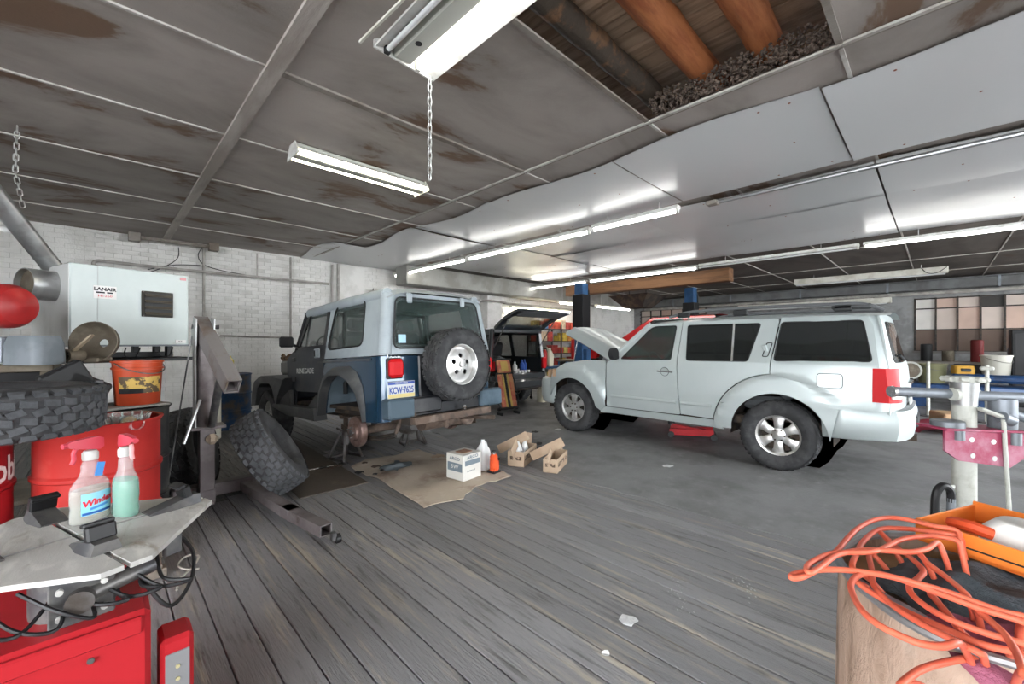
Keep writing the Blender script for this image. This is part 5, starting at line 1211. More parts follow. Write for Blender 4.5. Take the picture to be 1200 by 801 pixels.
# jug
t = thing('plastic_jug', 'white plastic gallon jug standing behind the red bottle jack', 'jug', (3.02,3.53,.02), .3)
sec = lambda z, a: [(x,y,z) for x, y in rrect(-a,-a*.85,a,a*.85,a*.5)]
MB().loft([sec(0,.07),sec(.01,.078),sec(.18,.078),sec(.22,.070),sec(.27,.040),sec(.295,.022),sec(.305,.022)]).build('body', mat('milk white plastic', (.72,.73,.72), .35), t, smooth=60)
MB().cyl((0,0,.30),(0,0,.33), .022, n=14).build('cap', mat('milk white plastic',(0,0,0)), t)
MB().tube(catmull([(.02,0,.29),(.06,0,.285),(.078,0,.24),(.074,0,.19)],5), .011, 8).build('handle', mat('milk white plastic',(0,0,0)), t)
# bottle jack
t = thing('bottle_jack', 'small orange red bottle jack on the edge of the cardboard', 'jack', (3.03,3.36,.02), .2)
M_or = mat('orange red enamel', (.68,.09,.025), .35, c2=(.5,.06,.02), scale=6)
MB().box((0,0,.012),(.125,.11,.024), .006).build('base', M_dark, t)
MB().lathe([(.045,.02),(.047,.10),(.043,.16),(.045,.175),(.036,.19),(.03,.20),(0,.20)], 20).build('cylinder', M_or, t)
MB().cyl((0,0,.19),(0,0,.225), .018, n=12).build('ram', M_chrome, t); MB().lathe([(0,0),(.026,0),(.026,.012),(0,.014)], 14, (0,0,.224)).build('saddle', M_dark, t)
MB().cyl((.055,-.01,.02),(.055,-.01,.12), .017, n=12).build('pump', M_or, t); MB().box((.06,-.01,.13),(.05,.03,.03), .006).build('handle_socket', M_dark, t)
MB().cyl((-.035,-.03,.03),(-.06,-.05,.06), .012, n=8).build('release_valve', M_or, t)
# open cartons
def open_box(loc, rz, L, Wd, h, label, jugs):
    t = thing('open_carton', label, 'carton', loc, rz); th = .006
    MB().box((0,0,.004),(L,Wd,.008)).build('bottom', M_card, t)
    for s_ in (-1,1):
        MB().box((0,s_*(Wd/2-th/2),h/2),(L,th,h)).build('side', M_card, t, smooth=0)
        MB().box((s_*(L/2-th/2),0,h/2),(th,Wd-.012,h)).build('side', M_card, t, smooth=0)
    R = Matrix.Rotation
    for s_, a in ((-1,.55),(1,-.25)):
        p = Vector((s_*L/2,0,h)); d = Vector((s_*sin(abs(a)),0,cos(a)))
        MB().bar(p, p+d*Wd*.62, Wd*.94, th, up=(0,1,0)).build('flap', M_card, t, smooth=0)
    p = Vector((0,Wd/2,h)); MB().bar(p, p+Vector((0,.05,.09)), L*.94, th, up=(1,0,0)).build('flap', M_card, t, smooth=0)
    MB().box((0,-Wd/2-.001,h*.55),(L*.85,.002,h*.32)).build('print_band', mat('brown print', (.10,.07,.05), .7, c2=(.42,.31,.22), scale=22, lo=.5, hi=.55), t)
    MB().box((-L/2-.001,0,h*.55),(.002,Wd*.7,h*.25)).build('print_band', mat('brown print',(0,0,0)), t)
    return t
b1 = open_box((3.60,3.48,.004), .42, .46, .20, .17, 'open tan carton with white bottles inside, next to the bottle jack', True)
b2 = open_box((3.70,3.05,.004), .42, .46, .16, .15, 'open empty tan carton with flaps up, furthest from the jack', False)
for k, (x, y) in enumerate(((3.48,3.43),(3.62,3.49))):
    tag(MB().loft([sec(0,.05),sec(.15,.052),sec(.20,.03),sec(.23,.017),sec(.25,.017)]).build('oil_bottle', mat('milk white plastic',(0,0,0)), None, (x,y,.012), (.12*(k-.5),.1,.4)), ('white plastic bottle in the open tan carton, against its raised end flap','white plastic bottle in the middle of the open tan carton')[k], 'bottle', 'white bottles in the open carton')
# small scraps
mb = MB()
for k in range(9): mb.box((.034*k,.0,.022),(.018,.05,.04), .003)
mb.box((.136,.02,.012),(.32,.03,.02), .003); tag(mb.build('rubber_strip', M_blk, None, (4.02,3.72,.004), (0,0,-.5)), 'black toothed rubber strip lying on concrete behind the cartons', 'strip')
def scrap(name, loc, r, lab, m, n=9, seed=1, cat='paper', crumple=.01):
    q = random.Random(seed); P = [(cos(2*pi*k/n)*r*q.uniform(.7,1.15), sin(2*pi*k/n)*r*q.uniform(.6,1.0)) for k in range(n)]
    mb = MB(); mb.plate(P, (), .001, lambda u,v,w:(u,v,.003+crumple*abs(sin(u*60+v*40))+w), [-r*.5,-r*.2,r*.2,r*.5], [-r*.5,-r*.2,r*.2,r*.5])
    return tag(mb.build(name, m, None, loc), lab, cat)
M_pap = mat('white paper', (.72,.73,.73), .7)
scrap('foil_scrap', (1.92,1.11,.003), .062, 'crumpled silvery foil square on the floor planks', mat('silver foil', (.70,.71,.72), .4, metal=.3, bump=.8, bscale=60), 6, 3, 'foil', .008)
scrap('paper_scrap', (4.63,2.16,.005), .07, 'white torn paper scrap on concrete before the silver car rear wheel', M_pap, 8, 4)
scrap('paper_scrap', (5.28,4.30,.005), .07, 'white paper scrap beside the silver car front wheel', M_pap, 7, 5)
scrap('paper_scrap', (1.64,1.06,.003), .022, 'tiny white paper scrap on planks beside the foil', M_pap, 7, 6)
for k, (x, y, r, lab) in enumerate(((4.35,3.9,.07,'black rubber scrap on concrete behind the toothed strip'),(4.9,4.45,.07,'black metal scrap on concrete by the front wheel'),(2.98,4.35,.09,'flat brown board scrap beyond the flattened cardboard'))):
    scrap('floor_scrap', (x,y,.005), r, lab, M_dark if k < 2 else M_card, 7, 20+k, 'scrap', .012)
for k, (x, y, L) in enumerate(((2.46,1.10,.10),(2.28,1.0,.11),(2.66,.78,.17))):
    q = random.Random(40+k); mb = MB()
    for i in range(26):
        u = q.gauss(0,.45); v = q.gauss(0,.16); r = q.uniform(.006,.022)*L*6
        P = [(u*L+cos(a)*r*q.uniform(.5,1.2)*.5, v*L*1.2+sin(a)*r*q.uniform(.3,.8)*.35) for a in [2*pi*j/6 for j in range(6)]]
        mb.plate(P, (), .0006, lambda a,b2,w:(a,b2,.0042+w))
    tag(mb.build('paint_spill', mat('dried white paint', (.46,.48,.45), .6), None, (x,y,.0), (0,0,.75), smooth=0), ('dried white paint spill, the smallest of the three on the planks','dried white paint spill on planks closest to the foil','long dried white paint spill on the planks toward the drum')[k], 'stain')
tag(MB().cyl((0,0,0),(.42,-.05,0), .008, n=8).build('breaker_bar', M_chrome, None, (1.62,4.86,.02)), 'thin chrome bar lying on the dark plywood sheet', 'tool')
rd = random.Random(17)
for k in range(10):
    scrap('floor_debris', (1.75+rd.random()*.5,4.1+rd.random()*.9,.014), .03+.03*rd.random(), 'small dark debris on the plywood under the off-roader', M_rust if k % 2 else M_dark, 7, 60+k, 'debris', .012)['group'] = 'debris on the plywood sheet'
# floor jack under the silver car
t = thing('floor_jack', 'low red floor jack under the middle of the silver car', 'jack', (6.35,2.60,0), .4)
for s_ in (-1,1): MB().bar((s_*.11,-.30,.10),(s_*.11,.30,.08), .02,.10, .004).build('side_frame', M_red, t)
for x in (-.15,.15):
    for y in (-.30,.28): MB().cyl((x-.02,y,.045),(x+.02,y,.045), .045, n=14).build('wheel', M_dark, t)
MB().bar((0,-.2,.10),(0,.28,.17), .10,.05).build('lift_arm', M_red, t); MB().cyl((0,.28,.17),(0,.28,.22), .05).build('saddle', M_dark, t)
# ---- red creeper leaning on the black car
t = thing('mechanic_creeper', 'red and yellow mechanic creeper leaning against the black car bumper', 'creeper', (5.72,5.86,0), -.15)
TL = Matrix.Translation((0,0,.09)) @ Matrix.Rotation(radians(-16), 4, 'X')
bx = lambda c, d, bev=.008: MB(TL).box(c, d, bev)
for s_ in (-1,1):
    bx((s_*.13,0,.40),(.10,.03,.66)).build('side_board', mat('faded red board', (.50,.12,.09), .6, c2=(.58,.28,.14), scale=5), t)
    bx((s_*.055,-.005,.40),(.04,.03,.66)).build('inner_strip', mat('yellow board', (.60,.42,.13), .6), t)
bx((0,.01,.40),(.05,.025,.66)).build('centre_strip', M_dark, t)
bx((0,-.01,.88),(.33,.05,.26), .02).build('headrest', mat('faded red board',(0,0,0)), t); bx((0,-.037,.88),(.17,.01,.2), .004).build('headrest_panel', mat('yellow board',(0,0,0)), t)
for z in (.05,.74,1.02): bx((0,.01,z),(.44,.05,.05)).build('cross_rail', M_dark, t)
for s_ in (-1,1):
    MB(TL).tube(catmull([(s_*.20,.02,.04),(s_*.25,.02,.25),(s_*.24,.02,.55),(s_*.20,.02,.74)],5), .014, 6).build('side_rail', M_dark, t)
    for z in (.05,.74): MB(TL).cyl((s_*.21,.05,z),(s_*.21,.085,z), .035, n=12).build('caster', M_blk, t)
    MB().bar((s_*.2,-.02,.03),(s_*.2,.16,.03), .03,.05).build('foot', M_dark, t)
# ---- black SUV, tailgate up
M_bk = mat('black car paint', (.025,.030,.033), .3, coat=.5)
BS = thing('suv_car', 'black SUV with raised tailgate and open empty boot', 'car', (6.52,6.42,0))
def S_b(y, z): return (.86 if z < 1.05 else .86-(z-1.05)*.22)-(.06*max(0,(y-3.4)/.6)**2)
hA = rpoly([(.15,1.08),(.10,1.58),(.95,1.60),(.95,1.08)], .05); hB = rpoly([(1.05,1.08),(1.05,1.60),(1.85,1.60),(1.85,1.08)], .05); hC = rpoly([(1.95,1.08),(1.95,1.60),(2.45,1.58),(2.75,1.08)], .05)
side = [(0,.5),(0,1.05),(.06,1.68),(2.5,1.68),(2.95,1.08),(4.1,1.0),(4.15,.5)]+arc(3.35,.36,.42,8,172,14)+[(2.85,.4),(1.35,.4)]+arc(.75,.36,.42,8,172,14)+[(.28,.42)]
side_plates(BS, S_b, [('side_panel', M_bk, side, [hA, hB, hC], 0)], .03); side_plates(BS, S_b, [('side_window', M_glass, h, (), -.01) for h in (hA, hB, hC)], .004)
MB().grid(9, 5, lambda u, v: ((2*u-1)*.735, .03+2.5*v, 1.69+.05*(1-abs(2*u-1)**3))).build('roof', M_bk, BS, smooth=60)
MB().box((0,.45,1.675),(1.42,.85,.02)).build('headliner', M_seat, BS)
for s_ in (-1,1): MB().bar((s_*.83,.03,.75),(s_*.72,.06,1.70), .09,.10, .02).build('rear_pillar', M_bk, BS)
MB().bar((-.74,.03,1.66),(.74,.03,1.66), .10,.07, .01).build('roof_header', M_bk, BS)
MB().box((0,.02,.66),(1.66,.06,.16), .02).build('tail_sill', M_bk, BS); MB().box((0,-.06,.52),(1.74,.20,.20), .04).build('rear_bumper', M_bk, BS)
MB().box((0,1.9,.70),(1.6,3.7,.06)).build('floor_pan', M_under, BS); MB().box((0,2.0,.42),(1.5,3.9,.14), .03).build('underbody', M_under, BS)
for x in (-.42,.38): car_seat(x,1.5,.62).build('seat', mat('charcoal seat', (.04,.042,.045), .85), BS); car_seat(x,2.4,.62).build('seat', mat('charcoal seat',(0,0,0)), BS)
MB().box((0,3.5,.83),(1.66,1.25,.40), .08).build('nose', M_bk, BS)
for sx in (-1,1):
    MB().box((sx*.80,-.03,.95),(.12,.08,.26), .02).build('tail_lamp', M_redl, BS)
    for y in (.75,3.35): alloy_wheel(BS, (sx*.74,y,.36), sx, R=.36, Wd=.23, rim=.20)
GT = Matrix.Translation((0,.02,1.72)) @ Matrix.Rotation(radians(156), 4, 'X')   # swung up about the roof hinge
go = rpoly([(-.74,0),(.74,0),(.80,.88),(-.80,.88)], .06); gh = rpoly([(-.62,.14),(.62,.14),(.66,.56),(-.66,.56)], .05)
gt = MB(GT).plate(go, [gh], .05, lambda u,v,w:(u,-w*1.0+.06*sin(pi*v/.9)-.03,-v) if 0 else (u,v,-w-.05*sin(pi*v/.9)), [-.5,0,.5], [.1,.2,.3,.4,.5,.6,.7,.8]).build('tailgate', M_bk, BS)
MB(GT).plate(gh, (), .005, lambda u,v,w:(u,v,-w-.05*sin(pi*v/.9)), [], [.2,.3,.4,.5]).build('tailgate_glass', M_glass, gt)
MB(GT).box((0,.75,.03),(1.3,.2,.03), .01).build('inner_trim', M_seat, gt)
for sx in (-1,1): MB().cyl((sx*.70,.03,1.30),(sx*.72,-.42,1.90), .012, n=8).build('gas_strut', M_chrome, BS)
# goods in the boot
for k, (x, m, nm, h, lab) in enumerate(((.06,'milk white plastic','bottle',.26,'white bottle standing in the boot of the black car'),(.33,'navy bottle','bottle',.30,'dark blue bottle in the boot of the black car, left of its twin'),(.45,'navy bottle','bottle',.30,'dark blue bottle in the boot of the black car, right of its twin'))):
    tag(MB().lathe([(0,0),(.05,0),(.055,.01),(.055,h*.62),(.03,h*.78),(.02,h*.85),(.02,h),(0,h)], 18).build('bottle', mat(m, (.02,.07,.30), .35), None, (6.52+x,6.60+.04*k,.732)), lab, 'bottle')
tag(MB().box((0,0,.17),(.30,.28,.34), .03).build('boot_box', M_seat, None, (6.12,6.72,.775), (0,.25,.2)), 'dark tilted box in the boot of the black car', 'box')
for k in range(5): tag(MB().lathe([(0,0),(.045,0),(.05,.05),(.045,.06),(0,.06)], 14).build('oil_filter', M_galv, None, (6.5+.1*k,6.5,.742)), 'small silver canister on the boot sill of the black car', 'canister', 'canisters on the boot sill')
# ---- tool cart, extinguisher
t = thing('tool_cart', 'dark blue tool cart between the black car and silver car', 'cart', (8.15,6.95,0), 0)
for z in (.35,.80): MB().box((0,0,z),(.9,.5,.05), .01).build('shelf', mat('dark blue paint 2', (.02,.05,.10), .45), t)
for x in (-.42,.42):
    for y in (-.22,.22): MB().bar((x,y,.06),(x,y,.85), .03,.03).build('leg', M_dark, t); MB().cyl((x-.015,y,.04),(x+.015,y,.04), .04, n=12).build('caster', M_blk, t)
t = thing('fire_extinguisher', 'red fire extinguisher standing on the dark blue tool cart', 'extinguisher', (7.86,6.85,.825))
MB().lathe([(0,0),(.07,0),(.075,.01),(.075,.34),(.05,.40),(.02,.42),(0,.42)], 20).build('cylinder', mat('red tank paint',(0,0,0)), t); MB().box((0,-.02,.45),(.03,.12,.05), .008).build('valve_head', M_dark, t); MB().tube(catmull([(.02,0,.44),(.10,0,.40),(.095,0,.15)],5), .01, 6).build('hose', M_blk, t)
t = thing('plastic_jug', 'pale jug standing beside the extinguisher on the tool cart', 'jug', (8.10,6.88,.825))
MB().loft([sec(0,.09),sec(.25,.10),sec(.33,.07),sec(.38,.03),sec(.42,.03)]).build('body', mat('cream jug', (.60,.55,.42), .5), t, smooth=60)
MB().tube(catmull([(.03,0,.38),(.09,0,.36),(.09,0,.26)],5), .013, 6).build('handle', mat('cream jug',(0,0,0)), t)
tag(MB().loft([sec(0,.12),sec(.28,.13),sec(.36,.09),sec(.42,.04),sec(.46,.04)]).build('plastic_can', mat('cream jug',(0,0,0)), None, (7.55,6.62,0)), 'pale plastic can on the floor under the black car bumper side', 'can')
# ---- shelving at the far wall
t = thing('shelving_unit', 'grey steel shelving full of coloured parts boxes against the brick wall', 'shelf', (10.9,8.95,0))
for x in (-1.2,0,1.2):
    for y in (-.2,.2): MB().bar((x,y,0),(x,y,2.0), .04,.04).build('upright', M_jaw, t)
for z in (.12,.60,1.05,1.45,1.85): MB().box((0,0,z),(2.46,.46,.03), .004).build('shelf_board', M_jaw, t)
rs = random.Random(77); cols = [(.62,.45,.08),(.60,.10,.06),(.62,.28,.08),(.70,.66,.55),(.10,.22,.45),(.66,.52,.38),(.50,.08,.07),(.65,.58,.20)]; cn = ['yellow','red','orange','cream','blue','tan','dark red','mustard']
pos = ['bottom','second','third','fourth','top']
for zi, z in enumerate((.135,.615,1.065,1.465,1.865)):
    x = -1.15
    while x < 1.05:
        w = rs.uniform(.14,.30); h = rs.uniform(.16,.34); c = rs.randrange(8)
        if rs.random() < .88: tag(MB().box((0,0,h/2),(w,.25,h), .006).build('parts_box', mat('box '+cn[c], cols[c], .6, c2=tuple(k*.7 for k in cols[c]), scale=9), None, (10.9+x+w/2,8.945,z)), cn[c]+' parts box on the '+pos[zi]+' shelf of the steel shelving', 'box', 'parts boxes on the steel shelving, '+pos[zi]+' shelf, '+cn[c])
        x += w+rs.uniform(.01,.06)
t = thing('workbench', 'blue workbench in front of the parts shelving', 'bench', (11.4,8.1,0))
MB().box((0,0,.86),(2.4,.6,.06), .01).build('bench_top', M_batd, t); MB().box((0,.02,.55),(2.3,.5,.55), .01).build('cabinet', mat('blue cabinet', (.03,.12,.28), .45), t)
for x in (-1.1,1.1): MB().bar((x,0,0),(x,0,.83), .08,.5).build('leg', M_dark, t)
tag(MB().cyl((0,0,0),(0,0,.62), .10, n=16).build('gas_bottle', mat('red tank paint',(0,0,0)), None, (10.75,8.1,.89)), 'red cylinder standing on the blue workbench', 'cylinder')
# ---- lift columns, red car between
M_lift = mat('blue lift paint', (.035,.10,.22), .45, c2=(.03,.075,.16), scale=3)
def lift_col(x, y, z0, z1, lab):
    t = thing('lift_column', lab, 'lift', (x,y,0))
    MB().box((0,0,.02),(.5,.5,.04), .005).build('base_plate', M_lift, t); MB().box((0,0,1.5),(.26,.26,2.95), .01).build('column', M_lift, t)
    MB().box((0,0,(z0+z1)/2),(.34,.34,z1-z0), .01).build('cover', M_blk, t)
    MB().box((0,-.18,1.0),(.2,.12,.5), .01).build('carriage', M_lift, t)
    MB().bar((0,-.2,.78),(.45,-.95,.78) if x < 10 else (-.6,-.8,.78), .10,.09).build('arm', M_lift, t)
    MB().cyl((.12,-.15,.1),(.12,-.15,2.8), .02, n=8).build('hose', M_blk, t)
lift_col(9.09,6.62,1.78,2.68,'blue lift column with black cover beside the raised hood')
lift_col(12.07,4.96,1.6,2.55,'blue lift column with black cover behind the silver car roof')
M_rc = mat('red car paint', (.55,.018,.02), .25, coat=.7)
RCAR = thing('sedan_car', 'bright red car raised on the lift behind the silver car', 'car', (10.5,3.52,.62))
S_r = lambda y, z: (.86 if z < .85 else .86-(z-.85)*.42)-.10*max(0,(y-3.0)/.8)**2-.06*max(0,-y-.4)**2
hR = [rpoly([(-.25,.92),(.05,1.36),(.62,1.38),(.62,.92)], .05), rpoly([(.70,.92),(.70,1.38),(1.45,1.37),(1.95,.92)], .06)]
rs_ = [(-.85,.35),(-.85,.88),(-.35,.92),(.0,1.43),(1.5,1.42),(2.25,.90),(3.4,.74),(3.55,.35)]+arc(2.65,.32,.36,8,172,12)+[(2.2,.25),(.4,.25)]+arc(0,.32,.36,8,172,12)
side_plates(RCAR, S_r, [('side_panel', M_rc, rs_, hR, 0)], .03); side_plates(RCAR, S_r, [('side_window', M_tint, h, (), -.008) for h in hR], .004)
MB().grid(9, 5, lambda u, v: ((2*u-1)*.63, 0+1.5*v, 1.42+.05*(1-abs(2*u-1)**3)*(1-.3*v))).build('roof', M_rc, RCAR, smooth=60)
MB().grid(9, 4, lambda u, v: ((2*u-1)*(.64+.16*v), 1.5+.75*v, 1.43-.53*v+.03*(1-abs(2*u-1)**2))).build('windscreen', M_tint, RCAR)
MB().grid(9, 4, lambda u, v: ((2*u-1)*(.64+.16*v), .0-.36*v, 1.43-.5*v)).build('rear_glass', M_tint, RCAR)
MB().grid(9, 5, lambda u, v: ((2*u-1)*(.82-.12*v*v), 2.24+1.25*v, .90-.10*v-.08*v*v+.04*(1-abs(2*u-1)**2))).build('hood', M_rc, RCAR, smooth=60)
MB().grid(9, 3, lambda u, v: ((2*u-1)*.81, -.86+.5*v, .88+.03*v)).build('boot_lid', M_rc, RCAR, smooth=60)
MB().box((0,3.50,.50),(1.5,.14,.34), .05).build('front_bumper', M_rc, RCAR); MB().box((0,-.86,.55),(1.6,.12,.5), .05).build('rear_bumper', M_rc, RCAR)
MB().box((0,1.3,.30),(1.4,4.1,.14), .03).build('underbody', M_under, RCAR)
for sx in (-1,1):
    for y in (0,2.65): alloy_wheel(RCAR, (sx*.74,y,.30), sx, R=.31, Wd=.20, rim=.19)
    MB().bar((sx*.78,1.45,.98),(sx*.93,1.42,1.02), .10,.12, .03).build('mirror', M_rc, RCAR)
# ---- far ceiling fittings
tag(MB().box((0,0,0),(.26,4.4,.28), .01).build('timber_header', mat('orange brown timber', (.17,.085,.04), .7, c2=(.11,.055,.028), scale=3, stretch=(4,.4,4), bump=.2, bscale=20), None, (9.66,5.3,2.88)), 'orange brown timber header under the ceiling past the white sheets', 'beam')
t = thing('hanging_hood', 'dark sheet metal hood hung from ceiling between the lift columns', 'hood', (11.5,6.3,2.45))
MB().loft([[(x,y,0) for x, y in ((-.3,-.3),(.3,-.3),(.3,.3),(-.3,.3))],[(x*2.1,y*2.1,.36) for x, y in ((-.3,-.3),(.3,-.3),(.3,.3),(-.3,.3))]]).build('cone', M_under, t, smooth=0)
for x in (-.5,.5): MB().cyl((x,0,.36),(x,0,.73), .01).build('hanger', M_dark, t)
tag(MB().tube([(4.4,8.96,2.62),(6,8.96,2.60),(7.6,8.96,2.59),(7.66,8.80,2.59),(8.4,8.80,2.58),(8.45,8.96,2.58),(12,8.96,2.56)], .03, 8).build('wall_pipe', M_wp), 'grey pipe along the brick wall stepping around the second white pier', 'pipe')
# ================================================================ RIGHT: post rig, drum with hose, far bench
M_pw2 = mat('chipped white post', (.44,.45,.41), .5, c2=(.33,.33,.29), scale=8, lo=.5, hi=.68, c3=(.22,.20,.17), scale3=14, lo3=.68, hi3=.75, bump=.15, bscale=50)
M_gp = mat('blue grey metal', (.20,.22,.245), .4, metal=.4, c2=(.15,.165,.18), scale=6)
M_pink = mat('worn crimson plate', (.26,.035,.075), .5, c2=(.33,.13,.18), scale=7, lo=.45, hi=.68, bump=.1, bscale=50)
PB = Vector((3.24,-.10,0)); ip = rgt; # frame of the rig: u to the right, w toward the camera
T = thing('wheel_balancer_post', 'white steel post rig with crimson plate and grey sockets', 'stand', (PB.x,PB.y,0), -CAM_YAW)
# local x = right in view, y = away
MB().cyl((0,0,0),(0,0,1.17), .047, n=24).build('post', M_pw2, T)
MB().cyl((0,0,1.10),(0,0,1.22), .049,.056, n=24).build('post_head', M_galv, T)
cr = MB()
for k in range(8): a = 2*pi*k/8; cr.box((cos(a)*.07,sin(a)*.07,1.235),(.045,.04,.026), .008, rz=a)
cr.cyl((0,0,1.222),(0,0,1.248), .07, n=24); cr.build('crown_nut', M_pw2, T)
MB().cyl((0,0,0),(0,0,.03), .22, n=24).build('base_plate', M_jaw, T)
MB().cyl((-.33,.04,1.165),(-.03,.02,1.155), .026, n=14).build('cross_bar', M_gp, T); MB().cyl((.03,-.02,1.150),(.62,-.10,1.135), .026, n=14).build('cross_bar', M_gp, T)
for s_ in (-1,1): MB().cyl((s_*.03,0,1.155),(s_*.062,0,1.155), .034, n=14).build('bar_collar', M_pw2, T)
MB().cyl((-.335,.04,1.165),(-.35,.04,1.165), .03, n=12).build('bar_cap', M_chrome, T)
pl_ = [(-.19,.985),(-.19,.88),(-.12,.83),(.14,.795),(.225,.85),(.225,.965)]
MB().plate(pl_, (), .012, lambda u,v,w:(u,-.075+w,v)).build('face_plate', M_pink, T, smooth=0)
MB().box((.018,-.02,.982),(.43,.16,.012), .003, R=Matrix.Rotation(.035,3,'Y')).build('shelf_plate', M_pink, T)
for x, z in ((-.055,.935),(.055,.925),(-.05,.855),(.06,.840)):
    MB().lathe([(0,.012),(.012,.012),(.024,.003),(.026,0)], 16, (x,-.076,z), (0,-1,0)).build('bolt', M_galv, T)
MB().lathe([(0,.035),(.062,.035),(.066,.03),(.066,0),(0,0)], 24, (-.12,-.03,.99)).build('socket_cup', M_gp, T); MB().cyl((-.12,-.085,.935),(-.12,-.085,.982), .024, n=14).build('stub', M_gp, T)
sc = MB().lathe([(0,0),(.052,0),(.054,.01),(.054,.155),(.05,.16),(.04,.16),(.04,.14),(0,.14)], 26, (.165,-.03,.98)).build('grey_socket', M_gp, T); MB().cyl((.165,-.085,.91),(.165,-.085,.972), .025, n=14).build('stub', M_gp, T)
MB().bar((.01,-.06,1.09),(.10,-.085,1.05), .045,.02, .008).build('lever', M_pw2, T); MB().cyl((.10,-.085,1.05),(.15,-.085,1.03), .028, n=14).build('lever_grip', M_gp, T)
MB().cyl((.24,.05,1.07),(.42,.02,1.0), .024, n=12).build('side_tube', M_gp, T)
MB().cyl((.095,-.095,1.04),(.135,-.10,.32), .009, n=8).build('pull_rod', M_pw2, T)
MB().box((-.10,-.02,.48),(.06,.05,.14), .008).build('pump_bracket', M_pw2, T); MB().box((-.10,-.05,.53),(.11,.03,.03), .006).build('pump_bracket', M_pw2, T)
MB().cyl((-.10,-.03,.36),(-.10,-.03,.62), .018, n=12).build('pump_rod', M_gp, T); MB().box((-.11,-.03,.68),(.05,.02,.02), .004).build('pump_hook', M_pw2, T)
MB().tube(catmull([(-.10,-.03,.60),(-.105,-.03,.66),(-.14,-.03,.685),(-.175,-.03,.65),(-.185,-.03,.55),(-.185,-.03,.30)],6), .018, 10).build('rubber_hose', M_blk, T)
# ---- brown drum with clothes, hose and a tray
DC = Vector((1.44,-.10,0)); DH = .86
M_leath = mat('rusty brown drum', (.38,.27,.205), .5, c2=(.19,.12,.08), scale=5, lo=.46, hi=.64, c3=(.44,.35,.285), scale3=6, lo3=.54, hi3=.66, bump=.5, bscale=18, stretch=(1.2,1.2,.45), distort=.8)
t = thing('brown_drum', 'worn rusty brown drum with a dented rim, piled with hose and rags', 'drum', DC)
def dr(a): return .300+.006*sin(3*a)+.004*sin(7*a+1)
V = []
prof = [(0,1.04),(.06,1.03),(.20,1.0),(.42,1.0),(.60,.985),(.80,.97),(.86,.965)]
MB().grid(60, 7, lambda u, v: (dr(2*pi*u)*prof[round(v*6)][1]*cos(2*pi*u), dr(2*pi*u)*prof[round(v*6)][1]*sin(2*pi*u), prof[round(v*6)][0]), cu=True).build('shell', M_leath, t, smooth=60)
MB().tube([(dr(a)*.97*cos(a),dr(a)*.97*sin(a),DH+.004*sin(4*a)) for a in [2*pi*k/60 for k in range(60)]], .009, 8, closed=True).build('rim', mat('grey drum rim', (.26,.26,.26), .45, metal=.5), t)
MB().lathe([(0,DH-.05),(.285,DH-.05),(.287,DH-.03)], 40).build('lid', mat('tan drum lid', (.38,.25,.14), .6, c2=(.28,.17,.09), scale=5), t)
def cloth(name, lab, m, c, a, b_, seed, z0, h, rz=0):
    q = random.Random(seed); ph = [q.uniform(0,6) for _ in range(6)]
    def f(u, v):
        x, y = (u-.5)*2, (v-.5)*2; k = max(0, 1-(x*x+y*y)*.62)
        w = 1+.10*sin(5*atan2(y,x)+ph[0])
        z = h*k**.6+.012*sin(x*5+y*3+ph[1])*k+.009*sin(y*6-x*4+ph[2])*k+.003*sin(x*15+ph[3]+y*5)*k
        return (x*a*w, y*b_*w, max(0, z))
    return tag(MB().grid(40, 34, f).build(name, m, None, (c[0],c[1],z0), (0,0,rz), smooth=70), lab, 'cloth')
CR = lambda px, pz: None
cloth('jacket', 'dark blue grey cloth bundled on the brown drum', mat('dark blue cloth', (.055,.068,.078), .85, c2=(.085,.10,.115), scale=9, bump=.5, bscale=60), (1.455,-.03), .19, .11, 3, DH-.045, .06, -.55)
cloth('red_rag', 'dusty purple rag draped on the near side of the brown drum', mat('purple rag cloth', (.28,.09,.14), .9, c2=(.20,.065,.10), scale=10, bump=.6, bscale=50), (1.27,-.13), .16, .10, 9, DH-.045, .05, -.85)
tag(MB().tube(catmull([(1.36,.19,DH+.02),(1.24,.13,DH+.02),(1.17,.03,DH+.02),(1.18,-.06,DH-.02)],6), .011, 8).build('grey_hose', M_gp), 'short grey hose along the rim of the brown drum', 'hose')
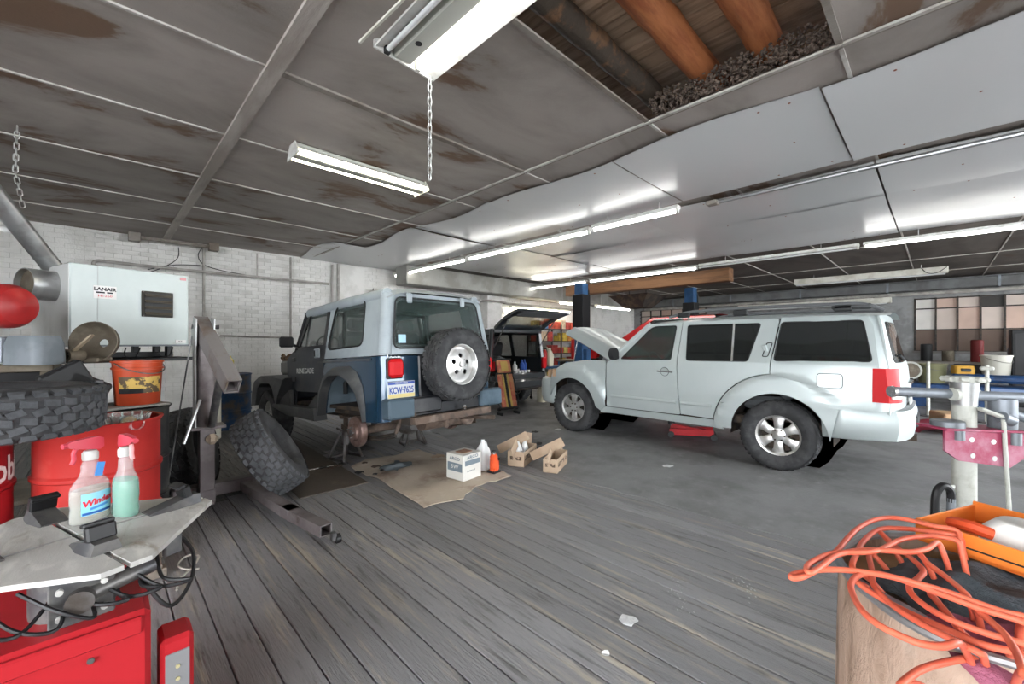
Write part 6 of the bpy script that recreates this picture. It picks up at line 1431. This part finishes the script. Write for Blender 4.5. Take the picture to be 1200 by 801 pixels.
# orange hose: every strand is one continuous line
M_oh = mat('orange red air hose', (.72,.155,.085), .42, c2=(.62,.11,.06), scale=5)
HOSE = [[(1.602,-0.036,0.935),(1.598,0.008,0.935),(1.604,0.054,0.935),(1.588,0.092,0.935),(1.534,0.123,0.935),(1.448,0.145,0.935),(1.349,0.158,0.935),(1.238,0.167,0.935),(1.137,0.178,0.935),(1.058,0.198,0.935),(1.035,0.214,0.935),(1.054,0.214,0.935),(1.105,0.186,0.935),(1.145,0.15,0.935),(1.17,0.113,0.935),(1.189,0.069,0.935),(1.195,0.026,0.935),(1.196,-0.014,0.935),(1.186,-0.057,0.935),(1.181,-0.086,0.935),(1.187,-0.11,0.935)],
[(1.605,-0.04,0.92),(1.595,0.008,0.92),(1.561,0.071,0.92),(1.51,0.111,0.92),(1.403,0.131,0.92),(1.296,0.136,0.92),(1.21,0.133,0.92)],
[(1.174,-0.109,0.93),(1.177,-0.057,0.93),(1.186,-0.014,0.93),(1.199,0.04,0.93),(1.199,0.088,0.93),(1.168,0.115,0.93),(1.111,0.125,0.93),(1.063,0.117,0.93),(1.011,0.098,0.93),(0.981,0.072,0.93),(0.971,0.044,0.93),(0.97,0.019,0.93),(0.987,-0.006,0.93),(1.015,-0.023,0.93)],
[(1.488,-0.035,0.945),(1.489,-0.001,0.945),(1.455,0.032,0.945),(1.396,0.064,0.945),(1.313,0.089,0.945),(1.267,0.11,0.945),(1.202,0.166,0.945),(1.133,0.19,0.945),(1.085,0.197,0.945),(1.063,0.187,0.945),(1.114,0.175,0.945),(1.203,0.158,0.945),(1.279,0.111,0.945),(1.333,0.045,0.945),(1.388,0.015,0.945),(1.445,-0.001,0.945)],
[(1.515,0.112,0.915),(1.431,0.074,0.915),(1.374,0.042,0.915),(1.322,0.022,0.915),(1.275,0.028,0.915),(1.217,0.041,0.915),(1.174,0.033,0.915),(1.138,0.006,0.915),(1.121,-0.025,0.915),(1.117,-0.065,0.915),(1.124,-0.104,0.915)],
[(1.383,0.03,0.93),(1.332,0.014,0.93),(1.28,-0.015,0.93),(1.223,-0.04,0.93)],
[(1.364,0.118,0.905),(1.263,0.105,0.905),(1.193,0.096,0.905),(1.151,0.078,0.905),(1.114,0.051,0.905),(1.086,0.012,0.905),(1.07,-0.024,0.905),(1.058,-0.051,0.905)],
[(1.19,0.123,0.9),(1.159,0.093,0.9),(1.128,0.038,0.9),(1.113,-0.013,0.9),(1.102,-0.053,0.9),(1.113,-0.091,0.9)],
[(0.961,0.044,0.85),(1.029,0.023,0.85),(1.086,-0.007,0.85),(1.139,-0.043,0.85),(1.191,-0.086,0.85),(1.209,-0.112,0.85),(1.211,-0.137,0.85)],
[(1.194,-0.051,0.92),(1.156,-0.07,0.92),(1.118,-0.084,0.92),(1.064,-0.092,0.92),(1.01,-0.093,0.92)],
[(1.244,0.01,0.9),(1.18,-0.014,0.9),(1.122,-0.031,0.9)]]

t = thing('air_hose', 'tangled orange red air hose heaped on the brown drum', 'hose', (DC.x,DC.y,DH))
for k, P in enumerate(HOSE):
    P = [Vector(p) for p in P]; cen = Vector((DC.x,DC.y,DH))
    sink = lambda p: [p+(cen-p)*.12+Vector((0,0,-.02)), p+(cen-p)*.30+Vector((0,0,-.075))]
    P = sink(P[0])[::-1]+P+sink(P[-1])
    q = catmull([p-Vector((DC.x,DC.y,DH)) for p in P], 6)
    MB().tube(q, .0060, 8).build('hose_loop', M_oh, t, smooth=60)
# orange tool tray with a gauge
M_ot = mat('bright orange tray', (.80,.22,.035), .4, c2=(.7,.18,.03), scale=4)
t = thing('tool_tray', 'orange open tool tray holding a white dial gauge, on the brown drum', 'tray', (1.70,-.20,DH+.012), -.42)
MB().box((0,0,.006),(.30,.40,.012), .002).build('tray_floor', M_ot, t)
for c, d in (((-.147,0,.03),(.006,.40,.06)),((.147,0,.035),(.006,.40,.07)),((0,.197,.03),(.30,.006,.06)),((0,-.197,.03),(.30,.006,.06))): MB().box(c, d, .002).build('tray_side', M_ot, t)
MB().box((-.151,.0,.025),(.002,.22,.004)).build('slot', M_dark, t)
g = MB().loft([[(x,y,.02) for x, y in rrect(-.07,-.11,.06,.12,.05)],[(x*.95,y*.95,.06) for x, y in rrect(-.07,-.11,.06,.12,.05)],[(x*.7,y*.75,.085) for x, y in rrect(-.07,-.11,.06,.12,.05)]]).build('gauge_body', mat('white gauge plastic', (.70,.69,.66), .4), t, smooth=50)
MB().lathe([(0,.02),(.035,.02),(.045,.012),(.045,0)], 24, (-.03,-.02,.07), (-.55,-.1,.8)).build('gauge_dial', M_galv, g)
MB().lathe([(0,.022),(.028,.022),(.028,.018)], 20, (-.03,-.02,.07), (-.55,-.1,.8)).build('dial_face', mat('dial face', (.45,.45,.46), .3), g)
MB().tube(catmull([(-.06,.08,.05),(-.08,.12,.06),(-.06,.16,.05)],5), .016, 8).build('gauge_hose', M_or, g)
MB().box((.0,-.15,.04),(.16,.06,.05), .015).build('red_grip', mat('red tank paint',(0,0,0)), t)
# ---- far bench under the window
M_bl = mat('blue machine paint', (.015,.05,.14), .5, c2=(.012,.03,.075), scale=4)
t = thing('blue_machine', 'long blue machine bench below the steel window', 'machine', (13.1,-.75,0))
MB().box((0,0,.42),(.7,2.6,.22), .02).build('bed', M_bl, t); MB().box((-.05,-.2,.68),(.4,1.5,.16), .05).build('upper_beam', M_bl, t)
for y in (-1.1,.0,1.15): MB().bar((0,y,0),(0,y,.34), .5,.14, .01).build('leg', M_bl, t)
MB().box((-.36,-.25,.45),(.02,.5,.10), .005).build('name_panel', mat('faded panel', (.16,.22,.36), .5), t)
def pail(loc, m, lab, r=.15, h=.36):
    t = thing('bucket', lab, 'bucket', loc)
    MB().lathe([(0,0),(r*.86,0),(r*.88,.01),(r,h-.03),(r*1.06,h-.028),(r*1.06,h),(r*.97,h),(r*.84,.02),(0,.02)], 24).build('pail', m, t)
    MB().tube([(r*1.05*cos(a),r*1.05*sin(a),h-.05-.10*sin(a-2.4)) for a in [2.4+.26*k for k in range(13)]], .005, 6).build('bail', M_jaw, t); return t
pail((13.1,-.85,.76), mat('white pail', (.42,.41,.36), .5), 'white plastic bucket on the blue machine bench', .22, .40)
pail((13.22,.08,.53), mat('olive pail', (.17,.17,.09), .6), 'olive green bucket on the blue machine bench', .24, .42)
t = thing('grinder', 'yellow and black power tool lying on the blue machine', 'tool', (13.0,-.38,.76), .4)
MB().loft([[(x,y,z) for x, y in rrect(-a,-.16,a,.16,.05)] for a, z in ((.10,0),(.12,.08),(.08,.17))]).build('body', mat('tool yellow', (.42,.23,.03), .5), t, smooth=50); MB().box((-.11,0,.08),(.04,.18,.07), .02).build('grip', M_dark, t)
t = thing('pulley_stand', 'grey round pulley wheel standing on the blue machine', 'pulley', (12.88,.42,.52))
MB().lathe([(.16,-.03),(.19,-.03),(.20,0),(.19,.03),(.16,.03)], 24, (0,0,.28), (-1,-.2,0), closed=True).build('rim', M_pw2, t); MB().lathe([(0,-.02),(.16,-.02),(.16,.02),(0,.02)], 20, (0,0,.28), (-1,-.2,0)).build('disc', M_brown, t); MB().box((0,0,.05),(.12,.10,.12), .01).build('foot', M_dark, t)
for x, y, w, h, m, lab in ((13.34,.44,.18,.35,M_brown,'brown box on the end of the blue machine bench'),(13.08,-1.45,.35,.30,M_dark,'dark box on the blue machine bench beyond the white bucket'),(12.6,.7,.25,.22,mat('cream jug',(0,0,0)),'cream box on the floor before the blue machine')):
    tag(MB().box((0,0,h/2),(w,w,h), .02).build('storage_box', m, None, (x,y,.53 if x > 13.3 else .76 if x > 13 else 0), (0,0,.2)), lab, 'box')
t = thing('black_cabinet', 'tall dark cabinet standing under the right end of the window', 'cabinet', (14.6,-1.75,0)); MB().box((0,0,.85),(.6,1.2,1.7), .02).build('body', M_dark, t); MB().box((-.305,0,.85),(.012,1.1,1.55), .005).build('door', mat('charcoal door', (.035,.035,.036), .5), t); MB().box((-.32,.4,.9),(.02,.03,.15), .005).build('handle', M_chrome, t)
for x, y, z0, z1, lab in ((11.4,.12,0,1.05,'thin white upright rod in front of the blue machine'),(11.2,-.62,0,1.02,'thin white upright rod with a cross fitting')):
    t = thing('upright_rod', lab, 'rod', (x,y,0)); MB().cyl((0,0,z0),(0,0,z1), .028, n=10).build('rod', M_pw2, t); MB().cyl((0,0,0),(0,0,.02), .16, n=16).build('foot', M_jaw, t)
    if y < 0: MB().box((0,0,z1-.06),(.06,.18,.07), .02).build('cross_fitting', M_pw2, t)
mb = MB(); tag(MB().box((0,0,.11),(.5,.35,.22), .02).build('storage_box', mat('tan crate', (.40,.26,.15), .7), None, (10.4,-.15,0), (0,0,.4)), 'tan cardboard crate on the floor near the blue machine', 'box')
mb = MB(); q = random.Random(12)
t = cloth('red_tarp', 'dark red crumpled tarp on the floor near the blue machine', mat('dark red tarp', (.22,.03,.05), .8), (9.6,-.1), .45, .4, 15, .0, .18)
rq = random.Random(55)
for k in range(14):
    w, h, d = rq.uniform(.15,.4), rq.uniform(.12,.5), rq.uniform(.15,.4); c = rq.choice((M_dark, M_brown, M_rust, M_gp, mat('dull green box', (.06,.09,.06), .7), mat('dull tan box', (.22,.16,.10), .7)))
    tag(MB().box((0,0,h/2),(w,d,h), .015).build('workshop_box', c, None, (14.6+rq.uniform(-.2,.7),.75+.45*k,0), (0,0,rq.random()*.5)), c.name.replace('dull ','').replace(' box','')+' old box standing along the foot of the window wall', 'box', 'old boxes along the window wall, '+c.name)
t = thing('back_bench', 'long dark wooden bench under the steel window', 'bench', (15.7,-.6,0))
MB().box((0,0,.90),(.7,3.0,.06), .01).build('bench_top', M_batd, t)
for y in (-1.4,0,1.4): MB().bar((0,y,0),(0,y,.87), .6,.08).build('leg', M_dark, t)
for k, (y, h, m, lab) in enumerate(((.6,.45,M_dark,'dark upright tin on the wooden bench under the window'),(.2,.28,M_brown,'brown tin on the wooden bench under the window'),(-.3,.55,mat('dark red can',(.20,.03,.03),.5),'dark red can on the wooden bench under the window'),(-.9,.35,M_gp,'blue grey tin on the wooden bench under the window'))):
    tag(MB().lathe([(0,0),(.11,0),(.115,.01),(.115,h-.02),(.10,h),(0,h)], 18).build('metal_tin', m, None, (15.6,y-.4,.93)), lab, 'tin')
# items on the window wall
t = thing('wall_duct', 'grey square duct running along the wall above the steel window', 'duct', (16.25,2.0,2.98)); MB().box((0,0,0),(.3,12.5,.26), .02).build('duct', mat('dark grey duct', (.15,.155,.155), .6, c2=(.11,.11,.11), scale=2), t)
for k in range(6): MB().box((0,-5.2+2.1*k,0),(.32,.05,.28), .005).build('joint_band', M_gp, t)
tag(MB().cyl((16.1,-4.5,2.76),(16.1,8.5,2.76), .045, n=10).build('wall_pipe', M_wp), 'grey pipe under the square duct above the window', 'pipe')
t = thing('strip_lamp', 'long cream unlit lamp housing on wall pipe beside the window', 'lamp', (16.0,2.9,2.62)); MB().box((0,0,0),(.14,4.0,.16), .01).build('housing', M_fixo, t); MB().cyl((-.05,-1.9,-.09),(-.05,1.9,-.09), .02, n=8).build('tube', M_tubeoff, t)
for y in (-1.6,1.6): MB().cyl((.08,y,.08),(.10,y,.13), .01).build('bracket', M_dark, t)
